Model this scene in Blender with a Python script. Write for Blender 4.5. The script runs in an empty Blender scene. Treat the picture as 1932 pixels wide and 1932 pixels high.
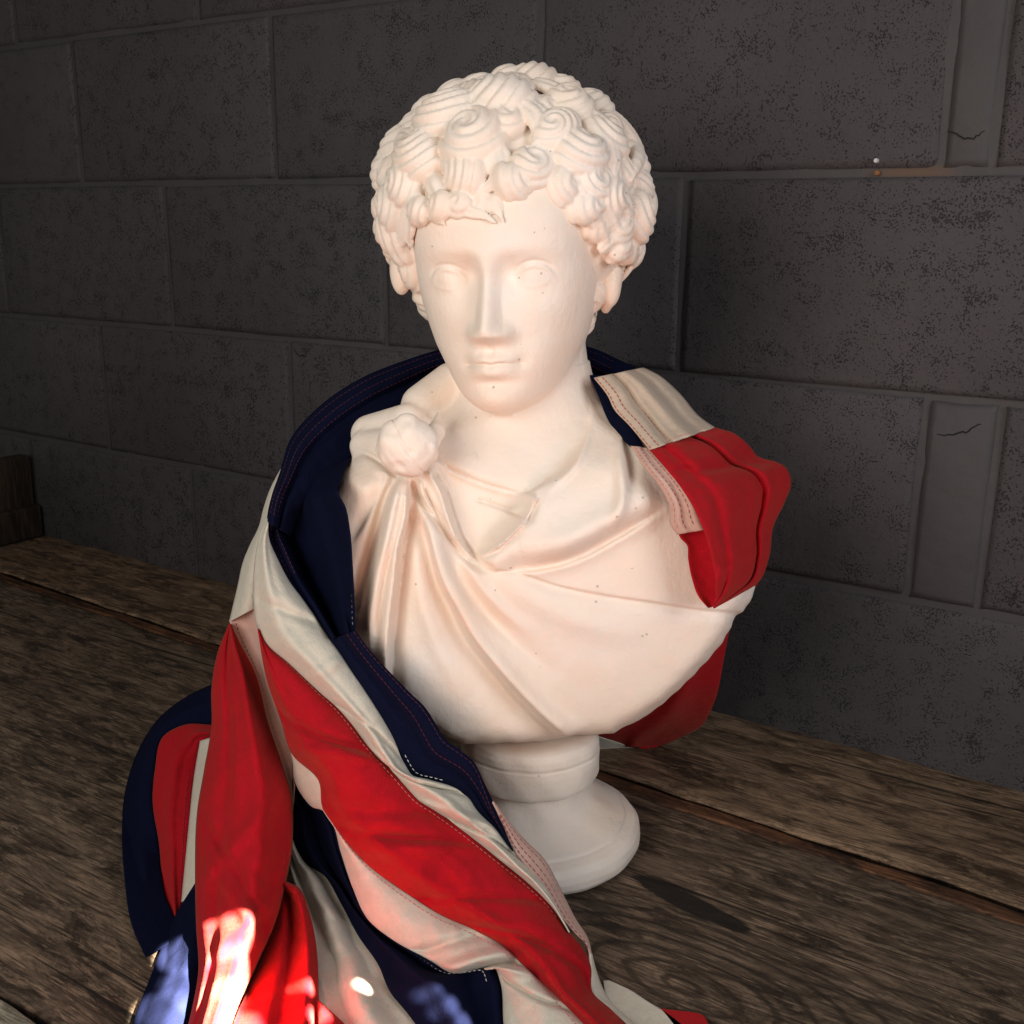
import bpy, math, random
import numpy as np
from mathutils import Vector, Matrix
S = bpy.context.scene
C = S.collection

# ------------------------------------------------------------------ camera
W0 = 1932.0; F0 = 2043.0
PITCH, YAW, ROLL, DW, HC = 0.256, 0.5744, 0.0126, 1.1851, 0.5834
cy_, sy_ = math.cos(YAW), math.sin(YAW)
FW = np.array([-sy_*math.cos(PITCH), cy_*math.cos(PITCH), -math.sin(PITCH)])
RT0 = np.array([cy_, sy_, 0.0]); UP0 = np.cross(RT0, FW)
RT = RT0*math.cos(ROLL)+UP0*math.sin(ROLL)
UP = -RT0*math.sin(ROLL)+UP0*math.cos(ROLL)
CAM = np.array([0.0, -DW, HC])
cam = bpy.data.objects.new("camera", bpy.data.cameras.new("camera"))
C.objects.link(cam); S.camera = cam
cam.data.lens = F0/W0*36.0; cam.data.sensor_width = 36; cam.data.clip_start = 0.02; cam.data.clip_end = 60
m = Matrix.Identity(4)
for i in range(3):
    m[i][0], m[i][1], m[i][2], m[i][3] = RT[i], UP[i], -FW[i], CAM[i]
cam.matrix_world = m
S.render.resolution_x = S.render.resolution_y = 1024

def ray(u, v):
    d = RT*((u-966)/F0) - UP*((v-966)/F0) + FW
    return d
def on_plane(u, v, z=0.0):
    d = ray(u, v); t = (z-CAM[2])/d[2]; return CAM+d*t
def on_wall(u, v, y=0.0):
    d = ray(u, v); t = (y-CAM[1])/d[1]; return CAM+d*t
BASE = on_plane(998, 1580)
EX = np.array([cy_, sy_, 0.0]); EY = np.array([sy_, -cy_, 0.0]); EZ = np.array([0, 0, 1.0])
CB = np.array([(CAM-BASE)@EX, (CAM-BASE)@EY, HC])          # camera in the bust's frame
def rayb(u, v):
    d = ray(u, v); return np.array([d@EX, d@EY, d[2]])
def P(u, v, Y=0.0):                                         # bust frame point on the plane Y
    d = rayb(u, v); t = (Y-CB[1])/d[1]; return CB+d*t
RB = np.array([RT@EX, RT@EY, RT[2]]); UB = np.array([UP@EX, UP@EY, UP[2]]); FB = np.array([FW@EX, FW@EY, FW[2]])
def proj_b(x, y, z):
    dx, dy, dz = x-CB[0], y-CB[1], z-CB[2]
    Z = dx*FB[0]+dy*FB[1]+dz*FB[2]
    return 966+F0*(dx*RB[0]+dy*RB[1]+dz*RB[2])/Z, 966-F0*(dx*UB[0]+dy*UB[1]+dz*UB[2])/Z
def to_world(V):                                            # bust frame -> world axes, relative to BASE
    V = np.asarray(V, float); return V[..., :1]*EX+V[..., 1:2]*EY+V[..., 2:3]*EZ

# ------------------------------------------------------------------ light
S.view_settings.view_transform = 'Standard'; S.view_settings.look = 'None'
S.view_settings.exposure = 0.0; S.view_settings.gamma = 1.0
w = bpy.data.worlds.new("World"); S.world = w; w.use_nodes = True
w.node_tree.nodes["Background"].inputs[0].default_value = (0.85, 0.82, 0.8, 1)
w.node_tree.nodes["Background"].inputs[1].default_value = 0.17
def lamp(name, kind, loc, target, power, color, **kw):
    l = bpy.data.lights.new(name, kind); l.energy = power; l.color = color
    for k, v in kw.items(): setattr(l, k, v)
    o = bpy.data.objects.new(name, l); C.objects.link(o); o.location = loc
    o.rotation_euler = (Vector(target)-Vector(loc)).to_track_quat('-Z', 'Y').to_euler()
    return o
def bw(x, y, z): return tuple(BASE+x*EX+y*EY+z*EZ)          # place in front of / beside the bust, metres
lamp("window_light", 'AREA', bw(-0.75, 1.15, .80), bw(.15, -.05, .30), 6.9, (1.0, .965, .90), shape='RECTANGLE', size=.75, size_y=.8, spread=2.3)
lamp("door_light", 'AREA', bw(1.05, 1.25, 0.95), bw(-.05, 0, .52), 3.4, (.90, .94, 1.0), shape='RECTANGLE', size=.6, size_y=.8, spread=1.5)
lamp("warm_bounce_fill", 'AREA', bw(.12, .95, -.22), bw(0.32, -.2, .42), 4.0, (1.0, .56, .42), shape='RECTANGLE', size=.6, size_y=.4, spread=2.4)  # added fill for bounced light, warms the bust and right wall from below
def sunbeam(u, v, Y, rad_px, power, blend=.3):
    p = BASE + (lambda q: q[0]*EX+q[1]*EY+q[2]*EZ)(P(u, v, Y))
    src = np.array(bw(.80, 1.15, 1.25)); dist = np.linalg.norm(p-src)
    if rad_px < 27: src = p+(src-p)*(.38/dist); power = power*(.38/dist)**2; dist = .38
    lamp("sunbeam", 'SPOT', tuple(src), tuple(p), power*1.6, (1.0, .93, .76), spot_size=2*math.atan(rad_px/2450./dist), spot_blend=blend, shadow_soft_size=.004)
for b_ in ((436, 1765, .24, 50, 6000), (425, 1850, .26, 66, 6000), (400, 1945, .285, 80, 6000), (586, 1860, .25, 14, 5000), (582, 1925, .265, 18, 5000), (674, 1868, .232, 15, 1500, .1),
           (312, 1930, .255, 60, 3000, .3), (796, 1880, .25, 17, 1900, .6), (820, 1912, .26, 22, 1900, .6), (846, 1945, .27, 24, 1900, .6)):
    sunbeam(*b_)

# ------------------------------------------------------------------ materials
def mat(name):
    m = bpy.data.materials.new(name); m.use_nodes = True
    nt = m.node_tree; return m, nt, nt.nodes["Principled BSDF"]
def N(nt, t, **kw):
    n = nt.nodes.new(t)
    for k, v in kw.items():
        if hasattr(n, k): setattr(n, k, v)
        else: n.inputs[k.replace('_', ' ')].default_value = v
    return n
def L(nt, a, b): nt.links.new(a, b)
def coords(nt, scale=(1, 1, 1), rot=(0, 0, 0), out='Object'):
    t = N(nt, 'ShaderNodeTexCoord'); mp = N(nt, 'ShaderNodeMapping')
    mp.inputs['Scale'].default_value = scale; mp.inputs['Rotation'].default_value = rot
    L(nt, t.outputs[out], mp.inputs[0]); return mp.outputs[0]
def noise(nt, vec, scale, detail=4, rough=.55, dist=0):
    n = N(nt, 'ShaderNodeTexNoise'); n.inputs['Scale'].default_value = scale
    n.inputs['Detail'].default_value = detail; n.inputs['Roughness'].default_value = rough
    n.inputs['Distortion'].default_value = dist
    L(nt, vec, n.inputs['Vector']); return n.outputs['Fac']
def ramp(nt, fac, stops):
    r = N(nt, 'ShaderNodeValToRGB'); cr = r.color_ramp
    while len(cr.elements) < len(stops): cr.elements.new(.5)
    for e, (p, c) in zip(cr.elements, stops):
        e.position = p; e.color = c if len(c) == 4 else (*c, 1)
    L(nt, fac, r.inputs[0]); return r.outputs[0]
def mix(nt, fac, a, b, mode='MIX'):
    n = N(nt, 'ShaderNodeMix'); n.data_type = 'RGBA'; n.blend_type = mode
    for s, v in ((0, fac), (6, a), (7, b)):
        if hasattr(v, 'is_linked'): L(nt, v, n.inputs[s])
        else: n.inputs[s].default_value = v if s == 0 or len(v) == 4 else (*v, 1)
    return n.outputs[2]
def math_(nt, op, a, b=0.0, c=0.0):
    n = N(nt, 'ShaderNodeMath'); n.operation = op
    for i, v in enumerate((a, b, c)):
        if hasattr(v, 'is_linked'): L(nt, v, n.inputs[i])
        else: n.inputs[i].default_value = v
    return n.outputs[0]
def bump(nt, bs, h, strength=.4, dist=.002, prev=None):
    b = N(nt, 'ShaderNodeBump'); b.inputs['Strength'].default_value = strength; b.inputs['Distance'].default_value = dist
    L(nt, h, b.inputs['Height'])
    if prev is not None: L(nt, prev, b.inputs['Normal'])
    L(nt, b.outputs[0], bs.inputs['Normal']); return b.outputs[0]

def plaster_mat():
    m, nt, bs = mat("painted_plaster")
    v = coords(nt)
    n1 = noise(nt, v, 9, 3); n2 = noise(nt, v, 38, 5); n3 = noise(nt, v, 240, 3)
    base = ramp(nt, n1, [(.3, (.83, .66, .53)), (.5, (.83, .705, .60)), (.72, (.82, .735, .66))])
    col = mix(nt, math_(nt, 'MULTIPLY', ramp(nt, n2, [(.45, (0, 0, 0)), (.75, (1, 1, 1))]), .22), base, (.74, .60, .48))
    # chips and specks of grime
    vo = N(nt, 'ShaderNodeTexVoronoi'); vo.inputs['Scale'].default_value = 75; L(nt, v, vo.inputs['Vector'])
    sp = math_(nt, 'LESS_THAN', vo.outputs['Distance'], math_(nt, 'MULTIPLY', n2, .15))
    gate = math_(nt, 'GREATER_THAN', noise(nt, v, 21, 2), .53)
    spk = math_(nt, 'MULTIPLY', sp, gate)
    col = mix(nt, math_(nt, 'MULTIPLY', spk, .55), col, (.28, .22, .16))
    L(nt, col, bs.inputs['Base Color'])
    bs.inputs['Roughness'].default_value = .55
    bs.inputs['Subsurface Weight'].default_value = .12
    bs.inputs['Subsurface Radius'].default_value = (.012, .006, .004)
    bs.inputs['Subsurface Scale'].default_value = .6
    bs.inputs['Specular IOR Level'].default_value = .3
    # brush marks and lumps
    vb = coords(nt, (60, 60, 9))
    p = bump(nt, bs, noise(nt, vb, 4, 4), .14, .0018)
    p = bump(nt, bs, n2, .45, .0030, p)
    p = bump(nt, bs, n3, .35, .0012, p)
    bump(nt, bs, math_(nt, 'MULTIPLY', spk, -1.0), .6, .001, p)
    return m

def cloth_mat(name, col, col2, fuzz=.35, tint=(1, .9, .8)):
    m, nt, bs = mat(name)
    v = coords(nt)
    n1 = noise(nt, v, 14, 4); n2 = noise(nt, v, 900, 2, .7)
    c = mix(nt, n1, col, col2)
    n3 = noise(nt, v, 130, 4, .7)
    c = mix(nt, math_(nt, 'MULTIPLY', n2, .35), c, tuple(x*.55 for x in col))
    c = mix(nt, math_(nt, 'MULTIPLY', ramp(nt, n3, [(.45, (0, 0, 0)), (.7, (1, 1, 1))]), .3), c, tuple(x*.62 for x in col))
    L(nt, c, bs.inputs['Base Color'])
    bs.inputs['Roughness'].default_value = .92
    bs.inputs['Specular IOR Level'].default_value = .05
    bs.inputs['Sheen Weight'].default_value = fuzz; bs.inputs['Sheen Roughness'].default_value = .5
    bs.inputs['Sheen Tint'].default_value = (*tint, 1)
    wv = N(nt, 'ShaderNodeTexWave'); wv.inputs['Scale'].default_value = 420; wv.inputs['Distortion'].default_value = 1.2
    L(nt, coords(nt, rot=(.5, .6, .8)), wv.inputs['Vector'])
    wv2 = N(nt, 'ShaderNodeTexWave'); wv2.inputs['Scale'].default_value = 380; wv2.inputs['Distortion'].default_value = 1.2
    L(nt, coords(nt, rot=(-.6, .5, -.7)), wv2.inputs['Vector'])
    p = bump(nt, bs, noise(nt, v, 45, 5, .65), .6, .0035)
    p = bump(nt, bs, math_(nt, 'MULTIPLY', wv.outputs['Fac'], wv2.outputs['Fac']), .22, .0006, p)
    bump(nt, bs, n2, .3, .0007, p)
    return m

def block_mat():
    m, nt, bs = mat("painted_concrete_block")
    g = N(nt, 'ShaderNodeNewGeometry'); oi = N(nt, 'ShaderNodeObjectInfo')
    v = g.outputs['Position']
    n1 = noise(nt, v, 3.2, 4); nf = noise(nt, v, 150, 4, .65)
    pit = noise(nt, v, 430, 3, .6, .1); clus = noise(nt, v, 34, 4, .65)
    dens = ramp(nt, noise(nt, v, 6.5, 3), [(.35, (.0, .0, .0)), (.65, (.05, .05, .05))])
    dens2 = math_(nt, 'MULTIPLY', oi.outputs['Random'], .03)
    thr = math_(nt, 'ADD', math_(nt, 'ADD', math_(nt, 'MULTIPLY', math_(nt, 'SUBTRACT', clus, .5), .55), math_(nt, 'ADD', .352, dens2)), dens)
    k = math_(nt, 'MULTIPLY', math_(nt, 'SUBTRACT', thr, pit), 22); k = math_(nt, 'MINIMUM', math_(nt, 'MAXIMUM', k, 0), 1)
    base = ramp(nt, n1, [(.3, (.054, .047, .049)), (.7, (.073, .063, .066))])
    col = mix(nt, math_(nt, 'MULTIPLY', k, .62), base, (.012, .011, .010))
    L(nt, col, bs.inputs['Base Color']); bs.inputs['Roughness'].default_value = .75
    bs.inputs['Specular IOR Level'].default_value = .25
    p = bump(nt, bs, nf, .5, .0022)
    p = bump(nt, bs, math_(nt, 'MULTIPLY', k, -1), .9, .003, p)
    bump(nt, bs, noise(nt, v, 22, 3), .5, .004, p)
    return m
def mortar_mat():
    m, nt, bs = mat("painted_mortar")
    v = N(nt, 'ShaderNodeNewGeometry').outputs['Position']
    n1 = noise(nt, v, 5, 4)
    col = ramp(nt, n1, [(.3, (.047, .042, .043)), (.66, (.058, .051, .052)), (.88, (.10, .070, .048))])
    st = on_wall(1720, 326); sp = N(nt, 'ShaderNodeSeparateXYZ'); L(nt, v, sp.inputs[0])     # rust run beside the plug
    dx = math_(nt, 'DIVIDE', math_(nt, 'SUBTRACT', sp.outputs[0], float(st[0])), .055); dz = math_(nt, 'DIVIDE', math_(nt, 'SUBTRACT', sp.outputs[2], float(st[2])), .011)
    dd = math_(nt, 'ADD', math_(nt, 'ADD', math_(nt, 'MULTIPLY', dx, dx), math_(nt, 'MULTIPLY', dz, dz)), math_(nt, 'MULTIPLY', n1, 1.2))
    col = mix(nt, math_(nt, 'MULTIPLY', math_(nt, 'MINIMUM', math_(nt, 'MAXIMUM', math_(nt, 'SUBTRACT', 1.5, dd), 0), 1), .7), col, (.13, .065, .030))
    L(nt, col, bs.inputs['Base Color']); bs.inputs['Roughness'].default_value = .7
    p = bump(nt, bs, noise(nt, v, 60, 4), .4, .003); bump(nt, bs, noise(nt, v, 14, 2), .6, .005, p)
    return m
def wood_mat(name, dark, light, seed, stain=None, knot=None, worn=.5):
    m, nt, bs = mat(name)
    g = N(nt, 'ShaderNodeNewGeometry').outputs['Position']
    off = N(nt, 'ShaderNodeVectorMath'); off.operation = 'ADD'; off.inputs[1].default_value = (seed*3.1, seed*1.7, 0)
    L(nt, g, off.inputs[0]); v = off.outputs[0]
    def mp(sc, rot=0):
        q = N(nt, 'ShaderNodeMapping'); q.inputs['Scale'].default_value = sc; q.inputs['Rotation'].default_value = (0, 0, rot)
        L(nt, v, q.inputs[0]); return q.outputs[0]
    # bend the grain round a knot
    big = noise(nt, mp((2.5, 9, 1)), 1.0, 2, .4, .8)
    sep = N(nt, 'ShaderNodeSeparateXYZ'); L(nt, v, sep.inputs[0])
    sg = N(nt, 'ShaderNodeSeparateXYZ'); L(nt, g, sg.inputs[0])
    yy = math_(nt, 'ADD', math_(nt, 'MULTIPLY', sep.outputs[1], 26), math_(nt, 'MULTIPLY', big, 11))
    if knot is not None:
        kx, ky = knot
        ax = math_(nt, 'MULTIPLY', math_(nt, 'SUBTRACT', sg.outputs[0], kx), 7.5)
        ay = math_(nt, 'MULTIPLY', math_(nt, 'SUBTRACT', sg.outputs[1], ky), 17)
        rr = math_(nt, 'SQRT', math_(nt, 'ADD', math_(nt, 'MULTIPLY', ax, ax), math_(nt, 'MULTIPLY', ay, ay)))
        wgt = math_(nt, 'MINIMUM', math_(nt, 'MAXIMUM', math_(nt, 'SUBTRACT', 1.55, rr), 0), 1)
        ring = math_(nt, 'ADD', math_(nt, 'MULTIPLY', rr, 3.6), math_(nt, 'MULTIPLY', big, 4))
        yy = math_(nt, 'ADD', math_(nt, 'MULTIPLY', yy, math_(nt, 'SUBTRACT', 1.0, wgt)), math_(nt, 'MULTIPLY', ring, wgt))
    cmb = N(nt, 'ShaderNodeCombineXYZ'); L(nt, math_(nt, 'MULTIPLY', sep.outputs[0], 2.6), cmb.inputs[0]); L(nt, math_(nt, 'MULTIPLY', yy, 2.2), cmb.inputs[1])
    grain = noise(nt, cmb.outputs[0], 3.6, 9, .74)
    rings = None
    if knot is not None:
        w2 = math_(nt, 'MINIMUM', math_(nt, 'MAXIMUM', math_(nt, 'MULTIPLY', math_(nt, 'SUBTRACT', 2.6, rr), .8), 0), 1)
        rn = math_(nt, 'SINE', math_(nt, 'ADD', math_(nt, 'MULTIPLY', rr, 26), math_(nt, 'MULTIPLY', noise(nt, mp((6, 20, 4)), 1.0, 4, .6), 9)))
        rings = math_(nt, 'MULTIPLY', ramp(nt, rn, [(.55, (0, 0, 0)), (.95, (1, 1, 1))]), w2)
    fine = noise(nt, mp((14, 420, 20)), 1.0, 5, .75, .8)
    patch = noise(nt, mp((11, 36, 4)), 1.0, 8, .74, .7)
    streak = noise(nt, mp((24, 110, 10)), 1.0, 5, .75, .5)
    c = ramp(nt, grain, [(.28, dark), (.48, tuple((a+b)/2 for a, b in zip(dark, light))), (.72, light)])
    pale = noise(nt, mp((3.2, 9, 2), .1), 1.0, 6, .72, .4)
    c = mix(nt, math_(nt, 'MULTIPLY', ramp(nt, pale, [(.46, (0, 0, 0)), (.66, (1, 1, 1))]), .55), c, tuple(min(1, x*1.35) for x in light))
    c = mix(nt, ramp(nt, patch, [(.42, (0, 0, 0)), (.60, (1, 1, 1))]), c, tuple(x*.42 for x in dark))
    c = mix(nt, math_(nt, 'MULTIPLY', ramp(nt, streak, [(.52, (0, 0, 0)), (.60, (1, 1, 1))]), worn), c, tuple(min(1, x*1.55) for x in light))
    c = mix(nt, math_(nt, 'MULTIPLY', ramp(nt, fine, [(.42, (1, 1, 1)), (.50, (0, 0, 0))]), .8), c, tuple(x*.3 for x in dark))
    split = noise(nt, mp((2.2, 120, 5)), 1.0, 3, .6, .3)
    c = mix(nt, math_(nt, 'MULTIPLY', ramp(nt, split, [(.64, (0, 0, 0)), (.67, (1, 1, 1))]), .85), c, (.008, .006, .005))
    if rings is not None: c = mix(nt, math_(nt, 'MULTIPLY', rings, .75), c, tuple(x*.35 for x in dark))
    if stain is not None:
        (sx, sy), (tx, ty), wd = stain                       # a burnt smear along a line
        dx, dy = tx-sx, ty-sy; l = math.hypot(dx, dy); dx /= l; dy /= l
        px = math_(nt, 'SUBTRACT', sg.outputs[0], (sx+tx)/2); py = math_(nt, 'SUBTRACT', sg.outputs[1], (sy+ty)/2)
        al = math_(nt, 'DIVIDE', math_(nt, 'ADD', math_(nt, 'MULTIPLY', px, dx), math_(nt, 'MULTIPLY', py, dy)), l/2)
        ac = math_(nt, 'DIVIDE', math_(nt, 'ADD', math_(nt, 'MULTIPLY', px, -dy), math_(nt, 'MULTIPLY', py, dx)), wd)
        d = math_(nt, 'ADD', math_(nt, 'POWER', math_(nt, 'ABSOLUTE', al), 2.6), math_(nt, 'POWER', math_(nt, 'ABSOLUTE', ac), 2.0))
        d = math_(nt, 'ADD', d, math_(nt, 'MULTIPLY', math_(nt, 'SUBTRACT', streak, .5), 1.6))
        sm = math_(nt, 'MINIMUM', math_(nt, 'MAXIMUM', math_(nt, 'MULTIPLY', math_(nt, 'SUBTRACT', 1.0, d), 4), 0), 1)
        c = mix(nt, math_(nt, 'MULTIPLY', sm, .93), c, (.010, .009, .008))
    L(nt, c, bs.inputs['Base Color']); bs.inputs['Roughness'].default_value = .62
    bs.inputs['Specular IOR Level'].default_value = .3
    p = bump(nt, bs, grain, .6, .0035); p = bump(nt, bs, fine, .6, .0018, p); bump(nt, bs, patch, .4, .003, p)
    return m

M_PL = plaster_mat()
M_RED = cloth_mat("red_wool_cotton", (.44, .0080, .0165), (.34, .0060, .0125), .09, (1, .70, .40))
M_WHT = cloth_mat("cream_cotton", (.66, .61, .51), (.58, .52, .42), .25)
M_NVY = cloth_mat("navy_cotton", (.0046, .0064, .0235), (.0034, .0046, .017), .0, (.45, .6, 1))
M_PNK = cloth_mat("faded_pink_hem", (.62, .42, .35), (.60, .36, .30), .2)
def flat_mat(name, col, rough=.8):
    m, nt, bs = mat(name); bs.inputs['Base Color'].default_value = (*col, 1); bs.inputs['Roughness'].default_value = rough
    L(nt, mix(nt, noise(nt, coords(nt), 60, 3), col, tuple(x*.7 for x in col)), bs.inputs['Base Color']); return m
M_STR = flat_mat("red_thread", (.42, .03, .04)); M_STD = flat_mat("dull_red_thread", (.11, .012, .022)); M_SHD = cloth_mat("shaded_cream_cotton", (.56, .44, .34), (.50, .38, .29), .1); M_STW = flat_mat("white_thread", (.7, .68, .62)); M_STP = flat_mat("pale_red_thread", (.62, .22, .2))  # tan one is cream cotton with the shoulder fold's shade put into its colour

# ------------------------------------------------------------------ helpers
def mesh_obj(name, verts, faces, material, parent=None, smooth=True, loc=None):
    me = bpy.data.meshes.new(name)
    verts = np.ascontiguousarray(verts, dtype=np.float32); n = len(verts)
    faces = np.ascontiguousarray(faces, dtype=np.int32); nf, k = faces.shape
    me.vertices.add(n); me.vertices.foreach_set('co', verts.ravel())
    me.loops.add(nf*k); me.loops.foreach_set('vertex_index', faces.ravel())
    me.polygons.add(nf); me.polygons.foreach_set('loop_start', np.arange(0, nf*k, k, dtype=np.int32))
    me.polygons.foreach_set('loop_total', np.full(nf, k, dtype=np.int32))
    me.update(calc_edges=True); me.validate()
    if smooth: me.polygons.foreach_set('use_smooth', np.ones(len(me.polygons), dtype=bool))
    if material: me.materials.append(material)
    o = bpy.data.objects.new(name, me); C.objects.link(o)
    if parent: o.parent = parent
    if loc is not None: o.location = loc
    return o
def thing(name, label, cat, loc=(0, 0, 0)):
    o = bpy.data.objects.new(name, None); C.objects.link(o); o.location = loc
    o['label'] = label; o['category'] = cat; o.empty_display_size = .05; return o

def surface_nets(Fv, xs, ys, zs):
    neg = Fv < 0
    c = [(0, 0, 0), (1, 0, 0), (0, 1, 0), (1, 1, 0), (0, 0, 1), (1, 0, 1), (0, 1, 1), (1, 1, 1)]
    nx, ny, nz = Fv.shape
    def cor(a, d): return a[d[0]:nx-1+d[0], d[1]:ny-1+d[1], d[2]:nz-1+d[2]]
    cnt = np.zeros((nx-1, ny-1, nz-1), np.uint8)
    for d in c: cnt += cor(neg, d)
    act = (cnt > 0) & (cnt < 8)
    I, J, K = np.nonzero(act)
    idx = np.full(act.shape, -1, np.int32); idx[I, J, K] = np.arange(len(I))
    acc = np.zeros((len(I), 3)); num = np.zeros(len(I))
    for a in range(8):
        for b in range(a+1, 8):
            df = [c[b][q]-c[a][q] for q in range(3)]
            if sum(abs(t) for t in df) != 1: continue
            fa = Fv[I+c[a][0], J+c[a][1], K+c[a][2]]; fb = Fv[I+c[b][0], J+c[b][1], K+c[b][2]]
            s = (fa < 0) != (fb < 0)
            t = np.where(s, fa/np.where(s, fa-fb, 1), 0)
            pa = np.stack([xs[I+c[a][0]], ys[J+c[a][1]], zs[K+c[a][2]]], 1)
            pb = np.stack([xs[I+c[b][0]], ys[J+c[b][1]], zs[K+c[b][2]]], 1)
            acc += (pa+(pb-pa)*t[:, None])*s[:, None]; num += s
    V = acc/np.maximum(num, 1)[:, None]
    Q = []
    for ax in range(3):
        sl0 = [slice(None)]*3; sl1 = [slice(None)]*3
        sl0[ax] = slice(0, -1); sl1[ax] = slice(1, None)
        A = neg[tuple(sl0)]; B = neg[tuple(sl1)]
        ch = A != B
        o1, o2 = [q for q in range(3) if q != ax]
        # interior only
        s = [slice(None)]*3; s[o1] = slice(1, -1); s[o2] = slice(1, -1)
        ii = np.stack(np.nonzero(ch[tuple(s)]), 1); ii[:, o1] += 1; ii[:, o2] += 1
        flip = A[ii[:, 0], ii[:, 1], ii[:, 2]]
        def g(d1, d2):
            q = ii.copy(); q[:, o1] += d1; q[:, o2] += d2; return idx[q[:, 0], q[:, 1], q[:, 2]]
        q = np.stack([g(-1, -1), g(0, -1), g(0, 0), g(-1, 0)], 1)
        if ax == 1: flip = ~flip
        q = np.where(flip[:, None], q, q[:, ::-1])
        Q.append(q)
    Q = np.concatenate(Q); Q = Q[(Q >= 0).all(1)]
    return V, Q[:, ::-1]          # the bust frame is left-handed
def smin(a, b, k):
    h = np.clip(.5+.5*(b-a)/k, 0, 1); return b*(1-h)+a*h-k*h*(1-h)
def smax(a, b, k): return -smin(-a, -b, k)
def blur(A, s):
    r = int(3*s)+1; k = np.exp(-.5*(np.arange(-r, r+1)/s)**2); k /= k.sum()
    for ax in (0, 1):
        Ap = np.pad(A, [(r, r) if q == ax else (0, 0) for q in range(2)], mode='edge')
        A = sum(k[i]*np.take(Ap, range(i, i+A.shape[ax]), axis=ax) for i in range(2*r+1))
    return A
def sample2d(A, fx, fy):
    fx = np.clip(fx, 0, A.shape[0]-1.001); fy = np.clip(fy, 0, A.shape[1]-1.001)
    i = fx.astype(np.int32); j = fy.astype(np.int32); a = fx-i; b = fy-j
    return (A[i, j]*(1-a)+A[i+1, j]*a)*(1-b)+(A[i, j+1]*(1-a)+A[i+1, j+1]*a)*b
def spline(pts, n):                                         # Catmull-Rom by chord length
    p = np.asarray(pts, float)
    d = np.r_[0, np.cumsum(np.linalg.norm(np.diff(p[:, :2], axis=0), axis=1)+1e-9)]; d /= d[-1]
    t = np.linspace(0, 1, n) if np.isscalar(n) else np.asarray(n)
    m = np.gradient(p, d, axis=0)
    i = np.clip(np.searchsorted(d, t, 'right')-1, 0, len(p)-2); h = (d[i+1]-d[i]); s = (t-d[i])/h
    s = s[:, None]; h = h[:, None]
    return (2*s**3-3*s**2+1)*p[i]+(s**3-2*s**2+s)*h*m[i]+(-2*s**3+3*s**2)*p[i+1]+(s**3-s**2)*h*m[i+1]
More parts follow.
